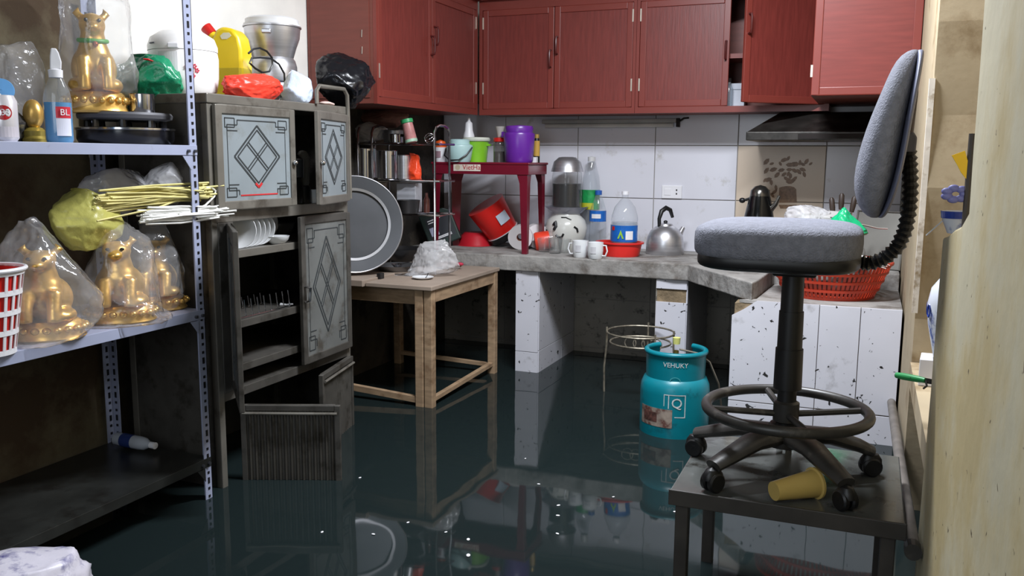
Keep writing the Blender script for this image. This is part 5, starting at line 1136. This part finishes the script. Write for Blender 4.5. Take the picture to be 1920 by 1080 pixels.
def superell(c, r, e1=.5, e2=.5, n=40, m=20):
    mb = MB(); vs = []; fs = []
    def pw(v, e): return math.copysign(abs(v)**e, v)
    for j in range(m+1):
        t = -PI/2+PI*j/m
        for i in range(n):
            a = 2*PI*i/n; vs.append((c[0]+r[0]*pw(math.cos(t), e1)*pw(math.cos(a), e2), c[1]+r[1]*pw(math.cos(t), e1)*pw(math.sin(a), e2), c[2]+r[2]*pw(math.sin(t), e1)))
    for j in range(m):
        for i in range(n): fs.append((j*n+i, j*n+(i+1) % n, (j+1)*n+(i+1) % n, (j+1)*n+i))
    return mb.add(vs, fs)
# ---- swivel chair
CX, CY = -.17, 2.40
ch = thing('swivel_chair', 'grey fabric swivel chair with foot ring standing on the low table', 'chair', (CX, CY, LT))
m_fab = mat('grey_fabric', S(120, 122, 133), .9, var=.12, vscale=60, bump=.5, bscale=220)
m_blkp = mat('chair_black_plastic', S(20, 20, 22), .45, var=.2, vscale=12)
m_mudp = mat('muddy_black_plastic', S(52, 50, 48), .4, var=.25, vscale=14, dirt=S(90, 86, 80), dscale=16, damt=.36)
def zy(py, px=1480): return ony(px, py, CY).z-LT
kc = mpp((CX, CY, 1.0))
cxl = lambda px, py: ony(px, py, CY).x-CX
colx = 0.0
lv = [(505, 20.5), (585, 20.5), (585, 23), (655, 23), (655, 26), (728, 26)]
st_ = [('column_sleeve', 505, 590, 20.5), ('column_sleeve', 583, 660, 23), ('column_sleeve', 653, 728, 26), ('column_base', 726, 800, 18)]
for nm, y0, y1, r in st_:
    z0, z1 = zy(y1), zy(y0); obj(nm, MB().lathe([(.001, z0), (r*kc, z0), (r*kc*.97, z1), (.001, z1)], 32), m_blkp, ch, smooth=True)
zr = zy(768); Rr = 148*kc
obj('foot_ring', MB().tube([(Rr*math.cos(2*PI*i/56), Rr*math.sin(2*PI*i/56), zr) for i in range(56)], .0145, 12, closed=True), m_mudp, ch, smooth=True)
for a in (R_(20), R_(110), R_(200), R_(290)): obj('ring_spoke', MB().tube([(.02*math.cos(a), .02*math.sin(a), zr-.012), (Rr*math.cos(a), Rr*math.sin(a), zr)], .009, 8), m_mudp, ch, smooth=True)
obj('ring_clamp', MB().lathe([(.026, zr-.035), (.034, zr-.03), (.034, zr+.02), (.026, zr+.025)], 24), m_mudp, ch, smooth=True)
hz = .115
obj('star_hub', MB().lathe([(.001, hz-.035), (.05, hz-.03), (.055, hz), (.04, hz+.03), (.001, hz+.03)], 30), m_mudp, ch, smooth=True)
for i, a in enumerate((R_(166), R_(94), R_(22), R_(-50), R_(-128))):
    c_, s_ = math.cos(a), math.sin(a); L_ = .255 if i != 2 else .238
    lg = obj('star_leg', MB().tube([(.03*c_, .03*s_, hz), (.12*c_, .12*s_, hz-.005), (.2*c_, .2*s_, hz-.03), (L_*c_, L_*s_, .068)], [.040, .037, .031, .026], 12, sq=.6), m_mudp, ch, smooth=True)
    for s2 in (-1, 1):
        o_ = obj('caster_wheel', MB().lathe([(.001, -.009), (.022, -.009), (.0265, -.005), (.0265, .005), (.022, .009), (.001, .009)], 22), m_blkp, ch, (L_*c_-s_*s2*.013, L_*s_+c_*s2*.013, .0265), (PI/2, 0, a), smooth=True)
    obj('caster_hood', MB().lathe([(.03, 0), (.029, .012), (.02, .026), (.001, .032)], 18, sy=.75), m_blkp, ch, (L_*c_, L_*s_, .034), (0, 0, a), smooth=True)
# seat
x0, x1 = cxl(1311, 455), cxl(1619, 470); sx_ = (x0+x1)/2; hx_ = (x1-x0)/2
zc = zy(452); 
seat = obj('seat', superell((sx_, 0, zy(450)), (hx_, .205, .052), .45, .55), m_fab, ch, smooth=2)
obj('seat_pan', superell((sx_+.004, 0, zy(482)), (hx_*.97, .195, .03), .5, .5), m_blkp, ch, smooth=2)
obj('seat_mechanism', MB().box(-.05, .06, -.05, .05, zy(515), zy(486)), m_blkp, ch, bevel=.006)
# backrest: lofted rings
rows = [(407, 1634, 1655, .09), (397, 1616, 1664, .14), (372, 1603, 1674, .18), (335, 1600, 1686, .2), (290, 1609, 1696, .2), (245, 1623, 1704, .195), (205, 1639, 1712, .185), (165, 1656, 1720, .165), (130, 1671, 1727, .13), (106, 1687, 1731, .09), (94, 1710, 1732, .04)]
def loft(rows, n=36, grow=0, cut=None):
    mb = MB(); vs = []; fs = []
    for (py, pf, pb, wy) in rows:
        xf, xb = cxl(pf, py), cxl(pb, py); z = zy(py, (pf+pb)/2); xc, hx2 = (xf+xb)/2, (xb-xf)/2+grow
        for i in range(n):
            a = 2*PI*i/n; u = math.copysign(abs(math.cos(a))**.7, math.cos(a)); v = math.copysign(abs(math.sin(a))**.6, math.sin(a))
            vs.append((xc+hx2*u*(1 if cut is None else cut), wy*v, z))
    m = len(rows)
    for j in range(m-1):
        for i in range(n): fs.append((j*n+i, j*n+(i+1) % n, (j+1)*n+(i+1) % n, (j+1)*n+i))
    fs += [tuple(range(n))[::-1], tuple(range((m-1)*n, m*n))]
    return mb.add(vs, fs)
obj('backrest', loft([(a, f, b-9, w) for a, f, b, w in rows]), m_fab, ch, (0, 0, 0), smooth=2, sub=1)
obj('back_shell', loft([(a, b-14, b, w*1.03) for a, f, b, w in rows]), mat('blue_grey_shell', S(96, 100, 122), .5), ch, smooth=2, sub=1)
# corrugated J-bar cover
jp = [(1606, 492), (1632, 494), (1660, 484), (1683, 463), (1697, 432), (1704, 395), (1707, 355), (1706, 315), (1703, 280)]
path = []
for (a, b) in zip(jp, jp[1:]):
    for i in range(6): path.append((a[0]+(b[0]-a[0])*i/6, a[1]+(b[1]-a[1])*i/6))
path.append(jp[-1])
obj('bellows_bar', MB().tube([(cxl(x, y), 0, zy(y, x)) for x, y in path], [.0205 if i % 2 else .0145 for i in range(len(path))], 14), m_blkp, ch)
obj('back_bracket', MB().prism([(cxl(1688, 285), zy(285, 1688)), (cxl(1716, 285), zy(285, 1716)), (cxl(1719, 258), zy(258, 1719)), (cxl(1712, 247), zy(247, 1712)), (cxl(1690, 256), zy(256, 1690))], -.03, .03, axis='y'), mat('grey_bracket', S(96, 96, 106), .5), ch, bevel=.004)

# ---------------------------------------------------------------- colander basket on the low counter with its heap
bcx, bcy, bz0 = -.15, 4.43, .809
bk = thing('red_colander_basket', 'wide orange red slotted plastic basket on the tiled counter base', 'basket', (bcx, bcy, bz0))
m_or = mat('orange_red_basket', S(190, 60, 36), .4, var=.1, vscale=8)
b0, b1, bh = .205, .275, .165
obj('base', MB().lathe([(.001, 0), (b0, 0), (b0+.004, .012), (b0-.004, .012), (.001, .006)], 48), m_or, bk, smooth=True)
NS = 72
for i in range(NS):
    a = 2*PI*(i+.5)/NS; obj('stave', MB().beam((b0*math.cos(a), b0*math.sin(a), .008), (b1*math.cos(a), b1*math.sin(a), bh), .0125, .003), m_or, bk)
for z in (.045, .085, .125):
    r_ = b0+(b1-b0)*z/bh; obj('hoop', MB().lathe([(r_-.002, z-.006), (r_+.004, z-.006), (r_+.006, z+.006), (r_-.001, z+.006), (r_-.002, z-.006)], 56), m_or, bk)
obj('rim', MB().tube([(b1*math.cos(2*PI*i/56), b1*math.sin(2*PI*i/56), bh) for i in range(56)], .008, 8, closed=True), m_or, bk, smooth=True)
o = obj('grey_rag_heap', crumple((.42, .40, .30), 101, sub=5, amp=.06, flat=.08), mat('grey_rags', S(110, 106, 102), .9, var=.25, vscale=8), None, (bcx, bcy, bz0+.013), smooth=2); tag(o, 'heap of grey rags filling the orange red basket', 'rags')
hz_ = bz0+.285
p = gx(1580, 4.34, hz_); o = obj('emerald_plastic_bag', crumple((.24, .17, .16), 102, sub=5, creases=20, prof=[.9, 1, .8, .55, .25, .05]), mat('emerald_bag', S(20, 176, 118), .25, var=.1, bump=.2), None, (p.x, p.y, hz_-.02), (0, 0, .2), smooth=2); tag(o, 'shiny emerald green plastic bag on the heap beside the chair back', 'bag')
p = gx(1508, 4.5, hz_); o = obj('clear_white_bag', crumple((.26, .16, .15), 103, sub=5, creases=24), m_clear2, None, (p.x, p.y, hz_-.01), smooth=2); tag(o, 'clear white plastic bag on the heap between jug and green bag', 'bag')
p = gx(1503, 4.42, hz_); o = obj('teal_packet', MB().box(-.03, .03, -.01, .01, 0, .03), mat('teal_film', S(60, 190, 160), .3), None, (p.x, p.y-.02, hz_+.035), bevel=.004); tag(o, 'small teal packet in front of the clear white bag', 'packet')
p = gx(1562, 4.55, hz_+.06)
t = thing('striped_carton', 'white carton with black stripes lying on the heap', 'carton', (p.x, p.y, hz_-.01), rot=(R_(12), R_(14), R_(-10)))
obj('carton_body', MB().prism([(-.12, 0), (.12, 0), (.12, .05), (.02, .115), (-.10, .09)], -.06, .06, axis='y'), mat('carton_white', S(200, 198, 196), .5), t, bevel=.004)
for i in range(3): obj('stripe', MB().beam((-.09+i*.03, -.061, .04), (-.06+i*.03, -.061, .09), .002, .008), m_black, t)
obj('dark_window', MB().prism([(.0, .06), (.09, .045), (.085, .06), (.02, .1)], -.0615, -.06, axis='y'), m_black, t)
for i, (px, dz) in enumerate(((1566, .165), (1574, .185), (1587, .175))):
    p = gx(px, 4.6, hz_); t = thing('brown_handle_tool', ['left of the three brown tool handles poking out of the heap', 'middle of the three brown tool handles poking out of the heap', 'right of the three brown tool handles poking out of the heap'][i], 'tool', (p.x, p.y, hz_-.02), rot=(0, R_(-8+i*8), 0), group='brown handled tools')
    obj('shaft', MB().tube([(0, 0, 0), (0, 0, dz-.04)], .006, 6), m_chrome, t); obj('grip', MB().tube([(0, 0, dz-.05), (0, 0, dz-.02), (0, 0, dz+.02), (0, 0, dz+.03)], [.011, .014, .013, .006], 10), mat('dark_brown_grip', S(52, 40, 34), .5), t, smooth=True)
p = gx(1630, 4.45, hz_+.02); t = thing('steel_spatula', 'thin steel spatula lying to the right on the heap', 'spatula', (p.x-.06, p.y, hz_+.06), rot=(0, R_(12), R_(4)))
obj('blade', MB().box(-.12, .0, -.02, .02, -.002, .002), m_alu_d, t); obj('shaft', MB().tube([(0, 0, 0), (.1, 0, .0), (.14, 0, .008)], .004, 6), m_chrome, t, smooth=True)
a = gx(1610, 4.24, 1.01); b = gx(1662, 4.22, .985); bundle('white_string_bundle', 'bundle of white string ends hanging over the right rim of the basket', a, b, 16, .012, m_wstraw, .003, 9)
# dull tray leaning at the right behind the chair
p = gx(1662, 4.80, CT); t = thing('leaning_tray', 'dull grey rectangular tray leaning behind the chair back', 'tray', (p.x-.04, 4.90, CT), rot=(R_(-12), 0, R_(-20)))
obj('tray_plate', MB().box(-.14, .11, -.006, .006, 0, .30), mat('tray_dull', S(128, 126, 120), .45, .4, var=.1), t, bevel=.004); obj('tray_rim', MB().tube([(-.14, -.008, .004), (.11, -.008, .004), (.11, -.008, .30), (-.14, -.008, .30)], .006, 8, closed=True), MATS['tray_dull'], t)

# ---------------------------------------------------------------- alcove things, pipe, knife, scraps
LZ = 1.30
m_blue = mat('cobalt_glaze', S(44, 66, 150), .25, var=.2, vscale=30)
m_porc = mat('porcelain', S(206, 210, 220), .2, var=.05, dirt=S(50, 72, 150), dscale=22, damt=.42)
p = gy(1790, .27, .965); vy = 2.78; p = gx(1776, vy, .746); kk = mpp(p)
t = thing('porcelain_vase', 'blue and white porcelain vase on the alcove sill', 'vase', p); t.scale = (1, 1, 1.45)
obj('vase_body', MB().lathe([(.001, 0), (20*kk, 0), (22*kk, 6*kk), (30*kk, 60*kk), (44*kk, 105*kk), (47*kk, 130*kk), (42*kk, 150*kk), (24*kk, 168*kk), (18*kk, 172*kk), (18*kk, 186*kk), (22*kk, 192*kk), (18*kk, 192*kk), (14*kk, 170*kk), (.001, 160*kk)], 44), m_porc, t, smooth=True)
for i in range(9):
    a = 2*PI*i/9; obj('blue_scroll', MB().tube([(47.6*kk*math.cos(a+.1*math.cos(u)), 47.6*kk*math.sin(a+.1*math.cos(u)), (122+8*math.sin(u))*kk) for u in [2*PI*j/12 for j in range(12)]], 1.3*kk, 5, closed=True), m_blue, t)
obj('blue_foot', MB().lathe([(20.6*kk, 1*kk), (23*kk, 8*kk), (30.4*kk, 60*kk), (30.2*kk, 61*kk)], 40), mat('dark_blue_glaze', S(40, 48, 84), .25, var=.3, vscale=20), t, smooth=True)
p = gx(1792, 2.2, 1.288); t = thing('offering_cup', 'white and blue porcelain cup on the chipped wall ledge', 'cup', (p.x, 2.2, 1.2885))
obj('cup_body', MB().lathe([(.001, 0), (.018, 0), (.03, .03), (.033, .05), (.03, .05), (.016, .004), (.001, .004)], 28), m_porc, t, smooth=True); obj('blue_rim', MB().lathe([(.0325, .034), (.0345, .05), (.0335, .05)], 28), m_blue, t)
p = gx(1809, 2.06, 1.31); t = thing('altar_ornament', 'dark altar stick with gold paper and purple flower on the wall ledge', 'ornament', (p.x, 2.06, 1.306))
obj('stick', MB().tube([(0, 0, 0), (0, 0, .2)], .007, 8), mat('dark_stick', S(60, 54, 50), .6), t)
kk = mpp((.22, 1.95, 1.4))
obj('gold_paper', MB().prism([(-.036, .155), (-.012, .165), (-.004, .14), (.006, .115), (.0, .10), (-.016, .12), (-.024, .135)], -.004, .004, axis='y'), mat('gold_paper', S(236, 190, 40), .3, .2), t)
fl_ = MB()
for i in range(7):
    a = i*PI/3.5; fl_.ball((-.022+.018*math.cos(a), .004, .075+.012*math.sin(a)), (.012, .006, .008), 8, 6)
obj('purple_flower', fl_, mat('purple_flower', S(110, 112, 170), .5), t, smooth=2)
tc_ = [o for o in bpy.data.objects if o.name.startswith('offering_cup')][0]; cl = Vector(tc_.location)
obj('incense_stick', MB().tube([Vector((-.012, 0, .045)), onx(1737, 441, .15)-cl], .0018, 5), m_whitep, tc_, label='thin white incense stick')
o = obj('white_carton', MB().prism([(-.03, -.05), (.06, -.05), (.07, .06), (-.02, .06)], 0, .085), m_whitep, None, (.212, 3.03, .746), bevel=.002); tag(o, 'white carton on the alcove sill below the vase', 'carton')
a_ = onx(1679, 703, .10); b_ = onx(1738, 714, .175)
t = thing('green_knife', 'knife with green handle sticking out from the alcove sill', 'knife', b_)
v = a_-b_
obj('handle', MB().tube([v*0.05, v*.3, v*.75, v*.97, v], [.007, .009, .0095, .008, .003], 10), mat('green_handle', S(44, 140, 78), .35), t, smooth=True); obj('rivet', MB().ball(v*.5+Vector((0, -.009, .002)), .0025, 8, 6), m_black, t); obj('blade', MB().beam(v*.08, v*(-1.2), .002, .014), m_chrome, t); obj('hook', MB().tube([v*.04, v*.0+Vector((0, -.01, -.012)), v*.1+Vector((0, -.012, -.02))], .003, 6), m_black, t)
t = thing('wall_pipe', 'grey pipe fixed low along the right wall beside the low table', 'pipe', onx(1712, 1035, .148))
v = onx(1671, 752, .15)-onx(1712, 1035, .148)
obj('pipe_tube', MB().tube([(0, 0, 0), v], .0175, 14), mat('grey_pipe', S(104, 98, 92), .5, var=.2, vscale=12), t, smooth=True); obj('pipe_cap', MB().tube([(0, -.004, 0), v*.02], .0195, 14), m_mudp, t)
for (px, py, s_) in ((604, 998, 1), (700, 1002, 1), (836, 998, .8), (878, 1012, 1.3), (1047, 948, 1), (1046, 967, 1), (1045, 1001, 1), (878, 1042, 1.6), (1266, 960, 1), (637, 794, .8), (675, 896, .8), (765, 980, .9), (1010, 908, .8), (1150, 932, .7), (985, 860, .6)):
    p = onz(px, py, WZ+.001); kk = mpp(p)*3.2*s_
    o = obj('floating_scrap', MB().ball((0, 0, kk*.2), (kk*1.3, kk*.8, kk*.35), 8, 5), m_whitep, None, p, (0, 0, px*.7)); tag(o, 'tiny pale scrap floating on the dark water', 'scrap', 'scraps floating on the water')
